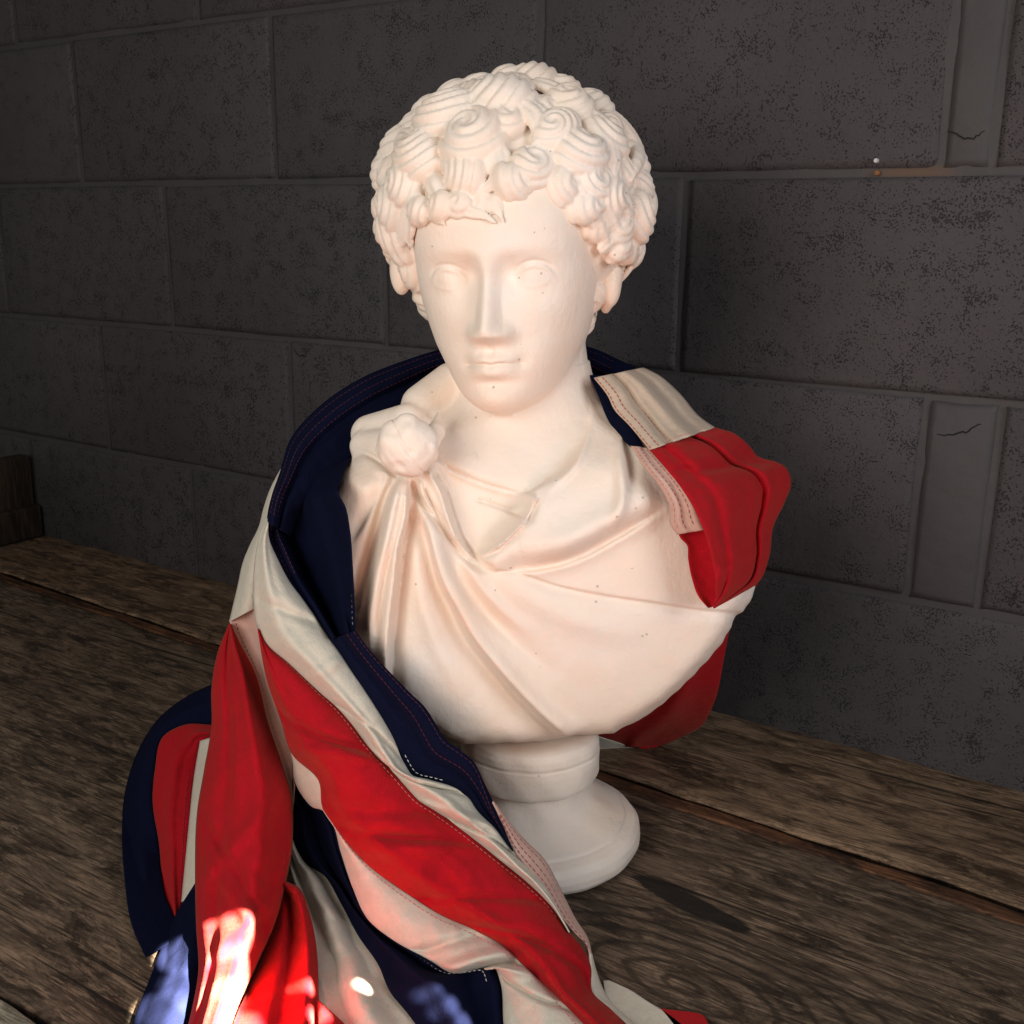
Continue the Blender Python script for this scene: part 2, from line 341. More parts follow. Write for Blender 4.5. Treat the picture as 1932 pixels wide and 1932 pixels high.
# ------------------------------------------------------------------ wall
def block_wall():
    wl = thing("block_wall", "dark grey painted concrete block wall behind the bust", "wall", (0, 0, 0))
    z0, ch, bl = .6446, .225, .445
    def wx(px, py): return on_wall(px, py)[0]
    rows = []
    rows.append((z0+ch, z0+2*ch, [-1.4258+.1+bl*i for i in range(-9, 7)]))
    rows.append((z0+2*ch, z0+3*ch, [-1.1811+bl*i for i in range(-9, 7)])); rows.append((z0+3*ch, z0+4*ch, [-1.4258+bl*i for i in range(-9, 7)]))
    j = [-1.1811+bl*i for i in range(-9, 3)]; j = [x for x in j if x < -.5]
    rows.append((z0, z0+ch, j+[-.7361, wx(1785, 200), wx(1885, 200)] + [wx(1885, 200)+bl*i for i in (1, 2)]))
    rows.append((z0-ch, z0, [-1.4258+bl*i for i in range(-9, 6)]))
    j = [-1.1695+bl*i for i in range(-9, 3)]; j = [x for x in j if x < -.6]
    rows.append((z0-2*ch, z0-ch, j+[-.2795-.445*0-.445+.0, wx(1728, 950), wx(1868, 950)] + [wx(1868, 950)+bl*i for i in (1, 2)]))
    rows.append((z0-3*ch, z0-2*ch, [-1.4258+bl*i+.02 for i in range(-9, 6)]))
    rng = random.Random(4)
    bm_ = mortar_mat(); bk = block_mat()
    # mortar bed
    nx, nz = 220, 80
    X, Z = np.meshgrid(np.linspace(-5.2, 1.5, nx), np.linspace(-.12, 1.56, nz), indexing='ij')
    Y = .0024+.0008*np.sin(X*31+Z*17)+.001*np.sin(X*77-Z*41)
    V = np.stack([X, Y, Z], -1).reshape(-1, 3); i = np.arange(nx*nz).reshape(nx, nz)
    Fq = np.stack([i[:-1, :-1], i[1:, :-1], i[1:, 1:], i[:-1, 1:]], -1).reshape(-1, 4)
    mesh_obj("mortar", V, Fq, bm_, wl)
    for (a, b, js) in rows:
        js = sorted(set(round(x, 4) for x in js))
        for x0, x1 in zip(js[:-1], js[1:]):
            small = (x1-x0) < .12
            g = .0042
            if x1-x0 < .03: continue
            xa, xb, za, zb = x0+g, x1-g, a+g+rng.uniform(-.0015, .0015), b-g+rng.uniform(-.0015, .0015)
            yf = rng.uniform(-.0026, -.0006)
            # front face as a slightly irregular bevelled slab
            nx_, nz_ = 3, 3; e = .0070
            gx = np.array([xa, xa+e, (xa+xb)/2, xb-e, xb]); gz = np.array([za, za+e, (za+zb)/2, zb-e, zb])
            GX, GZ = np.meshgrid(gx, gz, indexing='ij')
            GX = GX+np.array([[rng.uniform(-.0012, .0012) for _ in range(5)] for _ in range(5)]); GZ = GZ+np.array([[rng.uniform(-.0012, .0012) for _ in range(5)] for _ in range(5)])
            edge = np.ones((5, 5)); edge[1:-1, 1:-1] = 0
            GY = yf+edge*.0022+np.array([[rng.uniform(-.0004, .0004) for _ in range(5)] for _ in range(5)])
            V = np.stack([GX, GY, GZ], -1).reshape(-1, 3)
            ring = [0, 5, 10, 15, 20, 21, 22, 23, 24, 19, 14, 9, 4, 3, 2, 1]
            back = V[ring].copy(); back[:, 1] = .05
            V = np.concatenate([V, back]); i = np.arange(25).reshape(5, 5)
            Fq = np.stack([i[:-1, :-1], i[1:, :-1], i[1:, 1:], i[:-1, 1:]], -1).reshape(-1, 4).tolist()
            for q in range(16):
                Fq.append([ring[q], 25+q, 25+(q+1) % 16, ring[(q+1) % 16]])
            mesh_obj("mortar_patch" if small else "concrete_block", V, Fq, bm_ if small else bk, wl)
    return wl
wall = block_wall()
def wall_details():
    v = []
    def tube(name, pts, r, material, parent):
        V = []; Fq = []
        for i, p in enumerate(pts):
            t = pts[min(i+1, len(pts)-1)]-pts[max(i-1, 0)]; t /= np.linalg.norm(t)
            x = np.cross(t, [0, 1, 0]); x /= np.linalg.norm(x); y = np.cross(x, t)
            for a in range(5): V.append(p+(x*math.cos(a*1.2566)+y*math.sin(a*1.2566))*r*(.4+.6*math.sin(math.pi*(i+.5)/len(pts))))
        for i in range(len(pts)-1):
            for a in range(5): Fq.append([i*5+a, i*5+(a+1) % 5, i*5+5+(a+1) % 5, i*5+5+a])
        return mesh_obj(name, np.array(V), Fq, material, parent)
    dk = flat_mat("crack_dark", (.006, .005, .005))  # near-black colour of the thin wall cracks
    rr = random.Random(8)
    for pts in (((1788, 245), (1812, 258), (1832, 262), (1858, 246)), ((1768, 818), (1790, 822), (1806, 816), (1826, 814), (1846, 800), (1852, 803)), ((555, 655), (562, 668), (575, 672), (582, 660))):
        q = spline(pts, 14); w = [on_wall(a+rr.uniform(-2, 2), b+rr.uniform(-2.5, 2.5), -.0012) for a, b in q]
        tube("crack", w, .0009, dk, wall)
    nl = thing("wall_plug", "small pale screw head with an orange rawl plug in the wall joint", "screw", (0, 0, 0))
    wm = flat_mat("pale_screw_head", (.55, .55, .52), .4); om = flat_mat("orange_plug", (.26, .11, .035))
    import bmesh
    for nm, (u, v), rad, mt, dep in (("screw_head", (1653, 303), .0028, wm, .004), ("plug", (1655, 326), .0032, om, .003)):
        bm = bmesh.new(); c = on_wall(u, v, -.002)
        bmesh.ops.create_cone(bm, cap_ends=True, segments=9, radius1=rad, radius2=rad*.75, depth=dep, matrix=Matrix.Translation(c) @ Matrix.Rotation(math.radians(90), 4, 'X') @ Matrix.Rotation(.3, 4, 'Z'))
        me = bpy.data.meshes.new(nm); bm.to_mesh(me); bm.free(); me.materials.append(mt); o = bpy.data.objects.new(nm, me); C.objects.link(o); o.parent = nl
wall_details()

# ------------------------------------------------------------------ wooden table of old planks
def slab(name, x0, x1, yb, yf, ztop, th, material, parent, seed, wob=.0016, nx=90, ny=14, edge_r=.004):
    """a worn plank along x; yb(x) its back edge, yf(x) its front edge"""
    r = np.random.RandomState(seed)
    xs = np.linspace(x0, x1, nx)
    ts = np.concatenate([[0, .006, .02], np.linspace(.06, .94, ny-6), [.98, .994, 1.0]])
    ph = r.uniform(0, 6, 8)
    X, T = np.meshgrid(xs, ts, indexing='ij')
    jb = .0011*np.sin(X*37+ph[0])+.0009*np.sin(X*91+ph[1])+.0006*np.sin(X*203+ph[5]); jf = .0011*np.sin(X*33+ph[2])+.0009*np.sin(X*83+ph[3])+.0006*np.sin(X*211+ph[4])
    YB = yb(X)+jb; YF = yf(X)+jf
    Y = YB+(YF-YB)*T
    cup = wob*(np.sin(X*7+ph[4])*.4+np.cos((T-.5)*3+ph[5])*.5+.35*np.sin(X*23+T*5+ph[6])+.3*np.sin(X*57+T*19+ph[7]))
    rd = edge_r*(np.exp(-T/.010)+np.exp(-(1-T)/.010))
    Z = ztop+cup-rd
    V = np.stack([X, Y, Z], -1); lo = V.copy(); lo[..., 2] = ztop-th
    n = nx*len(ts); V = np.concatenate([V.reshape(-1, 3), lo.reshape(-1, 3)])
    i = np.arange(n).reshape(nx, len(ts))
    Fq = [np.stack([i[:-1, :-1], i[:-1, 1:], i[1:, 1:], i[1:, :-1]], -1).reshape(-1, 4)]
    Fq.append(Fq[0][:, ::-1]+n)
    for e in (i[:, 0], i[:, -1], i[0, :], i[-1, :]):
        Fq.append(np.stack([e[:-1], e[1:], e[1:]+n, e[:-1]+n], -1))
    return mesh_obj(name, V, np.concatenate(Fq), material, parent)
def edge_line(p, q, z=0.0):
    a, b = on_plane(*p, z), on_plane(*q, z); k = (b[1]-a[1])/(b[0]-a[0])
    return lambda X, a=a, k=k: a[1]+k*(X-a[0])
table = thing("wooden_table", "old weathered plank table with dark stains under the bust", "table", (0, 0, 0))
J1b = edge_line((65, 1102), (1932, 1718)); J1f = edge_line((65, 1112), (1932, 1738))
J2 = edge_line((0, 1868), (100, 1931))
kn = on_plane(1290, 1860); s1 = on_plane(1190, 1652); s2 = on_plane(1425, 1765)
WD1 = wood_mat("weathered_wood_back", (.115, .066, .036), (.30, .195, .120), 1.3, worn=.45)
WD2 = wood_mat("weathered_wood_front", (.085, .055, .034), (.24, .165, .110), 4.7, stain=((s1[0], s1[1]), (s2[0], s2[1]), .0125), knot=(kn[0], kn[1]), worn=.5)
WD3 = wood_mat("pale_worn_wood", (.30, .27, .19), (.50, .46, .35), 7.7, worn=.3)
WD4 = wood_mat("rusty_wood_edge", (.06, .028, .015), (.20, .085, .038), 2.2, worn=.2)
XL, XR = -2.2, .75
slab("plank", XL, XR, lambda X: 0*X+.004, lambda X: J1b(X)+.0012, .0045, .035, WD1, table, 1)
slab("plank", XL, XR, lambda X: J1f(X)-.003, lambda X: J2(X)+.001, 0.0, .035, WD2, table, 2, nx=120)
slab("plank_edge", XL, XR, lambda X: J1b(X)+.001, lambda X: J1f(X)-.001, -.002, .02, WD4, table, 5, wob=.0006)
slab("plank", XL, XR, lambda X: J2(X)-.002, lambda X: J2(X)-.075, -.004, .035, WD3, table, 3)
board = thing("end_board", "dark wooden board standing on edge at the far left end of the table", "board", (0, 0, 0))
def box_mesh(name, x0, x1, y0, y1, z0, z1, material, parent, b=.004):
    V = []; 
    for sx, X in ((-1, x0), (1, x1)):
        for sy, Y in ((-1, y0), (1, y1)):
            for sz, Z in ((-1, z0), (1, z1)):
                V += [(X-sx*0, Y-sy*b, Z-sz*b), (X-sx*b, Y-sy*0, Z-sz*b), (X-sx*b, Y-sy*b, Z-sz*0)]
    me = bpy.data.meshes.new(name)
    import bmesh
    bm = bmesh.new(); vs = [bm.verts.new(v) for v in V]; bmesh.ops.convex_hull(bm, input=vs)
    bmesh.ops.recalc_face_normals(bm, faces=bm.faces); bm.to_mesh(me); bm.free()
    me.materials.append(material); o = bpy.data.objects.new(name, me); C.objects.link(o); o.parent = parent; return o
xb = on_wall(66, 900)[0]; zt = on_wall(63, 858)[2]
WDK = wood_mat("dark_old_wood", (.022, .014, .009), (.06, .038, .024), 9.1, worn=.15)
box_mesh("board", xb-.03, xb, -.75, -.004, .006, zt, WDK, board)
box_mesh("batten", xb, xb+.022, -.75, -.006, .006, zt*.42, WDK, board)

# ------------------------------------------------------------------ the bust
bust = thing("plaster_bust", "cream plaster bust of a curly haired youth in a draped cloak on round socle", "bust", tuple(BASE))
EYE = P(938, 522, 0.0); CX, CYH, CZ = EYE[0]+.012, 0.0, EYE[2]
def frame(yaw, pitch, roll):
    up = np.array([-math.sin(roll), math.sin(pitch), 1.0]); up /= np.linalg.norm(up)
    f = np.array([-math.sin(yaw), math.cos(yaw), 0.0]); f -= up*(f@up); f /= np.linalg.norm(f)
    return np.cross(f, up), f, up
HR, HF, HU = frame(math.radians(13), .04, math.radians(4))
FA, FBV = 1.2, 7.0                                       # features against the outline of the face, mm
HC0 = np.array([CX, CYH, CZ])
# face outline and profile against height above the eyes, metres
B_ = np.array([-.109, -.107, -.103, -.0975, -.091, -.081, -.067, -.050, -.030, -.010, .010, .030, .050, .080, .100, .112, .118])
W_ = np.array([.003, .019, .030, .039, .045, .0515, .0575, .0655, .0715, .0755, .077, .076, .074, .066, .050, .028, .002])
D_ = np.array([.060, .070, .078, .083, .086, .0855, .0875, .087, .085, .083, .085, .090, .0885, .078, .062, .040, .004])
fine = np.linspace(B_[0], B_[-1], 300)
def smooth1(v):
    y = np.interp(fine, B_, v); k = np.exp(-.5*(np.arange(-12, 13)/4.5)**2); k /= k.sum()
    y2 = np.convolve(np.pad(y, 12, mode='edge'), k, 'valid'); return y2
Wf, Df = smooth1(W_), smooth1(D_)
# relief of the face: mm forward against (a across, b up), mm
a_ = np.arange(-85, 85.1, .5); b_ = np.arange(-120, 90.1, .5)
A2, B2 = np.meshgrid(a_, b_, indexing='ij')
def G(a0, b0, sa, sb, amp, p=2, rot=0):
    da, db = A2-a0, B2-b0
    if rot: c, s = math.cos(rot), math.sin(rot); da, db = da*c+db*s, -da*s+db*c
    return amp*np.exp(-(np.abs(da/sa)**p+np.abs(db/sb)**p)/2)
def polyd(X, Y, pts, n=30):
    q = spline(pts, n); best = np.full(X.shape, 1e9); side = np.zeros(X.shape); tt = np.zeros(X.shape)
    L_ = np.r_[0, np.cumsum(np.linalg.norm(np.diff(q[:, :2], axis=0), axis=1))]
    for i in range(len(q)-1):
        ax, ay = q[i, :2]; bx, by = q[i+1, :2]; dx, dy = bx-ax, by-ay; l2 = dx*dx+dy*dy+1e-12
        t = np.clip(((X-ax)*dx+(Y-ay)*dy)/l2, 0, 1); d = np.hypot(X-ax-t*dx, Y-ay-t*dy)
        c = (X-ax)*dy-(Y-ay)*dx
        mk = d < best; best = np.where(mk, d, best); side = np.where(mk, np.sign(c), side); tt = np.where(mk, (L_[i]+t*math.sqrt(l2))/L_[-1], tt)
    return best, side, tt
def nose():
    hb = np.interp(B2, [-56, -52, -47.5, -43.5, -39, -34, -20, -8, 0, 8, 16, 26], [0, 4, 13, 20.5, 23, 21.5, 16.5, 12.2, 9.8, 8.4, 5, 0])
    wb = np.interp(B2, [-52, -44, -36, -20, -5, 5, 18, 26], [6.5, 8.5, 7.6, 6.8, 6.4, 7.0, 10, 13])
    r = hb*np.exp(-(np.abs(A2)/(wb*1.32))**2.2)
    skirt = hb*.42*np.exp(-(np.abs(A2)/(wb*2.1))**2)
    return np.maximum(r, skirt)
D = nose()
for s in (-1, 1):
    D += G(s*12.4, -44, 4.6, 5.2, 8.0)                  # wings of the nose
    D += G(s*28, 2, 17, 13, -6.2, 2) + G(s*17, 1, 7, 9, -7.8)   # sockets
    D += G(s*32, 20, 20, 6.5, 1.8, 2, s*-.10)                 # brow ridge
    ex, ez = s*35.0, -1.0
    r = np.sqrt(((A2-ex)/14.5)**2+((B2-ez)/9.5)**2)
    D += 4.4*np.exp(-(r/.95)**2.2)            # eyeball
    d, sd, t = polyd(A2, B2, [(ex-s*-16.5, ez-2.0), (ex-s*-9, ez+6.2), (ex, ez+8.2), (ex-s*8, ez+5.6), (ex-s*15.5, ez-2.6)])
    D += 1.9*np.exp(-(d/1.15)**2)*np.clip(np.sin(t*math.pi)*1.6, 0, 1)     # upper lid
    d2, _, t2 = polyd(A2, B2, [(ex+s*17.5, ez+2.0), (ex+s*9, ez+10.6), (ex, ez+12.4), (ex-s*9, ez+9.6), (ex-s*16, ez+2.6)])
    D -= 2.0*np.exp(-(d2/1.4)**2)*np.clip(np.sin(t2*math.pi)*1.6, 0, 1)     # crease over the lid
    d3, _, t3 = polyd(A2, B2, [(ex+s*15, ez-2.4), (ex+s*7, ez-6.6), (ex-s*2, ez-7.6), (ex-s*10, ez-5.8), (ex-s*15.5, ez-2.6)])
    D += .7*np.exp(-(d3/1.5)**2)*np.clip(np.sin(t3*math.pi)*1.6, 0, 1)     # lower lid
    D += G(s*44, -26, 17, 13, 3.4)                             # cheek bones
    D += G(s*23, -52, 6, 14, -2.0, 2, s*.45)
    D += G(s*22.5, -68.5, 4.2, 4.6, -3.0)                      # corners of the mouth
    D += G(s*6.5, -64, 6.5, 3.0, 4.2)                               # upper lip
    D += G(s*4.5, -58, 2.2, 4.5, .9)
D += G(0, -67, 18, 12, 2.6)
D += G(0, -58, 2.0, 4.0, -1.4)
D += G(0, -74.5, 10.5, 4.4, 5.6, 2.3) + G(0, -83.5, 14, 4.4, -3.4) + G(0, -96, 16, 9, 4.2)
d, _, t = polyd(A2, B2, [(-22.5, -69.4), (-12, -68.0), (-5, -67.0), (0, -68.6), (5, -67.0), (12, -68.0), (22.5, -68.8)])
D -= 2.8*np.exp(-(d/1.3)**2)
FACE = blur(D, .8)*.001

# relief of the cloak, drawn over the part of the bust it covers: mm forward
U1, V1, ST = 560, 690, 2.0
gu = np.arange(U1, 1500, ST); gv = np.arange(V1, 1440, ST)
GU, GV = np.meshgrid(gu, gv, indexing='ij')
def inside(pts, X=None, Y=None):
    X = GU if X is None else X; Y = GV if Y is None else Y
    r = np.zeros(X.shape, bool); n = len(pts)
    for i in range(n):
        (x0, y0), (x1, y1) = pts[i][:2], pts[(i+1) % n][:2]
        if y0 == y1: continue
        c = ((y0 > Y) != (y1 > Y)) & (X < (x1-x0)*(Y-y0)/(y1-y0)+x0); r ^= c
    return r
RM = np.zeros(GU.shape)
def fold(pts, amp, wl, wr, fade=(.0, .0), p=2):
    """a ridge (or groove) along pts; wl / wr its widths to the left and right of the line's direction"""
    global RM
    d, s, t = polyd(GU, GV, pts, 40)
    w = np.where(s > 0, wr, wl)
    f = np.ones(t.shape)
    if fade[0]: f *= np.clip(t/fade[0], 0, 1)**.8
    if fade[1]: f *= np.clip((1-t)/fade[1], 0, 1)**.8
    RM += amp*np.exp(-(d/w)**p)*f
def plate(pts, amp, soft=2.0):
    global RM
    RM += amp*blur(inside(pts).astype(float), soft)
neckline = [(817, 858), (853, 886), (888, 903), (940, 921), (993, 928), (1025, 911), (1054, 898), (1073, 882), (1086, 866), (1105, 831), (1114, 784)]
skin = [(860, 700), (846, 760), (826, 830)]+neckline+[(1118, 700)]
plate(skin, -5.0, 1.6)
plate([(826, 838), (838, 812), (862, 806), (885, 835), (902, 865), (890, 896), (853, 884), (820, 860)], 1.5, 1.2)
vee = [(828, 878), (853, 888), (888, 905), (940, 923), (996, 931), (1008, 945), (1000, 966), (965, 1010), (930, 1040), (902, 1051), (880, 1030), (862, 990), (846, 940)]
plate(vee, -11, 3.5)
plate([(955, 962), (1004, 948), (1000, 985)], -6, 3)
fold(neckline[:6], -3.0, 2.6, 2.6)
fold([(905, 945), (945, 958), (985, 975)], -2.5, 2.5, 4)
# the big cowl from the right shoulder
cowl = [(1010, 930), (1060, 905), (1110, 850), (1160, 860), (1220, 900), (1262, 950), (1228, 979), (1162, 1014), (1075, 1058), (1009, 1074), (938, 1078), (905, 1058), (930, 1040), (965, 1010), (1000, 965)]
plate(cowl, 7.5, 9)
fold([(1010, 932), (1000, 965), (965, 1009), (930, 1038), (899, 1052)], 9, 26, 3.0, (.05, .25))
fold([(1255, 957), (1162, 1014), (1075, 1058), (1009, 1073), (938, 1078)], -5.5, 26, 5, (.25, .1))
fold([(1240, 930), (1150, 985), (1060, 1030), (985, 1050)], 6, 34, 26, (.3, .3))
fold([(1180, 832), (1187, 870), (1189, 930)], -6, 3.5, 14, (0, .35))
fold([(1165, 832), (1172, 880), (1170, 960), (1150, 1000)], 5, 14, 12, (.2, .4))
fold([(1110, 800), (1090, 870), (1030, 930)], 4, 16, 9, (.2, .3))
# folds fanning from the knot
fold([(817, 889), (838, 921), (853, 965), (873, 1017), (905, 1056), (940, 1079)], -6, 9, 4, (.05, .2))
fold([(806, 885), (832, 930), (845, 972), (862, 1020), (890, 1062)], 5.5, 7, 7, (.05, .3))
fold([(776, 900), (794, 944), (823, 979), (853, 1020), (888, 1060), (930, 1084)], -6.5, 7, 6, (.05, .2))
fold([(797, 915), (823, 965), (844, 994), (856, 1008)], -4.5, 4, 4, (.1, .3))
fold([(790, 905), (812, 960), (836, 992)], 3.5, 5, 5, (.1, .4))
fold([(768, 905), (764, 979), (752, 1023), (743, 1097), (734, 1170), (744, 1119), (731, 1207), (726, 1262)][:5]+[(730, 1215), (726, 1290)], 9, 26, 4.5, (.08, .0))
fold([(776, 905), (773, 979), (764, 1030), (756, 1097), (748, 1170), (744, 1220), (742, 1290)], -5, 4.5, 14, (.08, .0))
fold([(776, 944), (797, 994), (811, 1053), (823, 1097), (847, 1146), (877, 1207), (921, 1264), (965, 1317), (1009, 1361), (1052, 1396)], -6.5, 34, 4.5, (.12, .0))
fold([(784, 944), (808, 994), (824, 1053), (838, 1097), (864, 1146), (894, 1200), (938, 1256), (982, 1306), (1028, 1352), (1075, 1392)], 6.0, 6, 24, (.12, .0))
fold([(840, 1010), (862, 1070), (894, 1125), (945, 1185), (1000, 1235), (1060, 1280)], -3.6, 12, 18, (.15, .5))
fold([(870, 1050), (900, 1100), (950, 1155), (1010, 1200)], 3.6, 12, 14, (.2, .5))
fold([(780, 980), (790, 1060), (800, 1140), (830, 1230), (880, 1320)], 4.0, 18, 26, (.2, .5))
fold([(742, 1300), (790, 1360), (850, 1395)], 2, 20, 20)
fold([(750, 898), (730, 935), (712, 994), (694, 1053), (677, 1111), (667, 1160)], -7, 12, 6, (.05, .1))
fold([(724, 893), (712, 930), (690, 975), (660, 1025)], -3, 16, 5, (.05, .3))
fold([(752, 905), (741, 950), (728, 1010), (712, 1080), (700, 1150), (694, 1230)], 6, 9, 12, (.08, 0))
fold([(760, 915), (752, 975), (736, 1040), (722, 1110), (712, 1200)], -2.5, 5, 5, (.1, .1))
fold([(672, 846), (706, 864), (750, 898)], -6.5, 5, 6)
fold([(938, 1077), (978, 1082), (1053, 1106), (1141, 1124), (1228, 1137), (1316, 1150), (1400, 1158)], -2.2, 14, 1.8, (0, 0))
fold([(930, 1090), (1000, 1130), (1100, 1175), (1220, 1200)], 3, 26, 30, (.2, .4))
fold([(1420, 1105), (1395, 1160), (1330, 1250), (1250, 1330), (1170, 1380)], -3, 9, 9)
fold([(650, 900), (690, 920), (720, 900)], 3, 20, 20)
RELIEF = blur(RM, .5)*.0018
outline = [(858, 690), (846, 708), (822, 716), (797, 724), (780, 740), (772, 776), (745, 790), (716, 802), (694, 820), (676, 845), (655, 875), (628, 900), (622, 940), (628, 1010), (636, 1090), (655, 1160), (668, 1200), (735, 1282), (790, 1350), (842, 1391), (877, 1402), (930, 1404), (965, 1402), (1053, 1395), (1085, 1389), (1119, 1386), (1158, 1382), (1180, 1370), (1206, 1360), (1250, 1330), (1294, 1289), (1334, 1246), (1362, 1212), (1378, 1183), (1388, 1160), (1400, 1153), (1414, 1136), (1424, 1108), (1412, 1060), (1396, 1000), (1372, 940), (1340, 890), (1300, 850), (1250, 818), (1190, 800), (1150, 770), (1118, 690)]
def poly_sdf(pts):
    q = np.array(pts+[pts[0]], float); best = np.full(GU.shape, 1e9)
    for i in range(len(q)-1):
        ax, ay = q[i]; bx, by = q[i+1]; dx, dy = bx-ax, by-ay
        t = np.clip(((GU-ax)*dx+(GV-ay)*dy)/(dx*dx+dy*dy), 0, 1); best = np.minimum(best, np.hypot(GU-ax-t*dx, GV-ay-t*dy))
    return np.where(inside(pts), -best, best)
OUT = poly_sdf(outline)
rng_ = np.random.RandomState(3)
OUT += 1.2*np.sin(GU*.05+GV*.03)+.5*np.sin(GU*.13-GV*.11)+.35*np.sin(GV*.31+GU*.12)

def nonuni(lo, hi, parts):
    out = [lo]
    while out[-1] < hi:
        p = out[-1]; st = parts[-1][1]
        for lim, s in parts:
            if p < lim: st = s; break
        out.append(p+st)
    return np.array(out)
def capsule(X, Y, Z, a, b, r0, r1):
    a = np.asarray(a); b = np.asarray(b); d = b-a; l2 = d@d
    t = np.clip(((X-a[0])*d[0]+(Y-a[1])*d[1]+(Z-a[2])*d[2])/l2, 0, 1)
    return np.sqrt((X-a[0]-t*d[0])**2+(Y-a[1]-t*d[1])**2+(Z-a[2]-t*d[2])**2)-(r0+(r1-r0)*t)
def build_body():
    xs = nonuni(-.215, .235, [(-.1, .0017), (.075, .0012), (9, .0018)])
    ys = nonuni(-.10, .15, [(-.02, .003), (9, .00145)])
    zs = nonuni(.108, .675, [(.40, .0014), (9, .0012)])
    xs, ys, zs = [q.astype(np.float32) for q in (xs, ys, zs)]
    F = np.full((len(xs), len(ys), len(zs)), .05, np.float32)
    # --- torso
    k1 = int(np.searchsorted(zs, .47)); X, Y, Z = np.meshgrid(xs, ys, zs[:k1], indexing='ij')
    u, v = proj_b(X, Y, Z)
    fx = (u-U1)/ST; fy = (v-V1)/ST
    disp = sample2d(RELIEF, fx, fy).astype(np.float32); out = sample2d(OUT, fx, fy).astype(np.float32)/2100
    Yd = Y-disp*np.clip((Y+.01)/.04, 0, 1)
    n = 2.6
    cz = .265
    rz = np.where(Z > cz, .165, .20)
    g = ((np.abs(X-.002)/.236)**n+(np.abs(Yd+.004)/.112)**n+(np.abs(Z-cz)/rz)**n)**(1/n)
    T = (g-1)*.115
    T = smax(T, out, .016)
    nk = capsule(X, Y, Z, (CX*.6, -.022, .50), (.0, -.012, .335), .0545, .066)
    T = smin(T, nk, .035)
    for a, b, r in ((P(797, 765, .0), P(852, 724, -.01), .019), (P(690, 842, .02), P(748, 838, .045), .014), (P(1135, 800, .015), P(1200, 850, .03), .015), (P(700, 820, .0), P(770, 800, .02), .018)):
        T = smin(T, capsule(X, Y, Z, a, b, r, r), .006)
    T = smax(T, .113-Z, .006)
    F[:, :, :k1] = T
    # --- head
    k0 = int(np.searchsorted(zs, .385)); X, Y, Z = np.meshgrid(xs, ys, zs[k0:], indexing='ij')
    dx, dy, dz = X-HC0[0], Y-HC0[1], Z-HC0[2]
    a = dx*HR[0]+dy*HR[1]+dz*HR[2]; f = dx*HF[0]+dy*HF[1]+dz*HF[2]; b = dx*HU[0]+dy*HU[1]+dz*HU[2]
    dsp = sample2d(FACE, (a*1000-FA+85)/.5, (b*1000-FBV+120)/.5)*np.clip((f-.02)/.03, 0, 1)
    wv = np.interp(b, fine, Wf); dv = np.interp(b, fine, Df); bk = np.interp(b, [-.12, -.1, -.07, -.03, 0], [.002, .01, .04, .075, .09])
    fd = f-dsp; dd = np.where(fd > 0, dv, bk)
    nn = np.interp(b, [-.09, -.03, .02, .055], [2.1, 2.2, 2.55, 2.9])
    g = ((np.abs(a)/wv)**nn+(np.abs(fd)/dd)**nn)**(1/nn)
    H = (g-1)*np.minimum(wv, dd)
    H = np.maximum(H, np.maximum(b-.117, -.1085-b))
    # ears
    for (pu, pv, yy, ra, rb_, rc) in ((1151, 540, .006, .0095, .012, .018), (1143, 574, -.002, .005, .008, .008), (1150, 516, .004, .011, .009, .015), (757, 508, -.004, .010, .012, .022)):
        c = P(pu, pv, yy); e = (np.sqrt(((X-c[0])/ra)**2+((Y-c[1])/rb_)**2+((Z-c[2])/rc)**2)-1)*min(ra, rb_)
        H = smin(H, e, .004)
    c = P(1148, 518, .020); e = np.sqrt((X-c[0])**2+(Y-c[1])**2+((Z-c[2]))**2)-.0052
    H = smax(H, -e, .002)
    nk = capsule(X, Y, Z, (CX*.6, -.022, .50), (.0, -.012, .335), .0545, .066)
    H = smin(H, nk, .007)
    kk = k1-k0
    blend = F[:, :, k0:k1]
    F[:, :, k0:k1] = smin(blend, H[:, :, :kk], .006)
    F[:, :, k1:] = H[:, :, kk:]
    Vb, Q = surface_nets(F, xs.astype(float), ys.astype(float), zs.astype(float))
    return mesh_obj("draped_body", to_world(Vb), Q, M_PL, bust)
build_body()

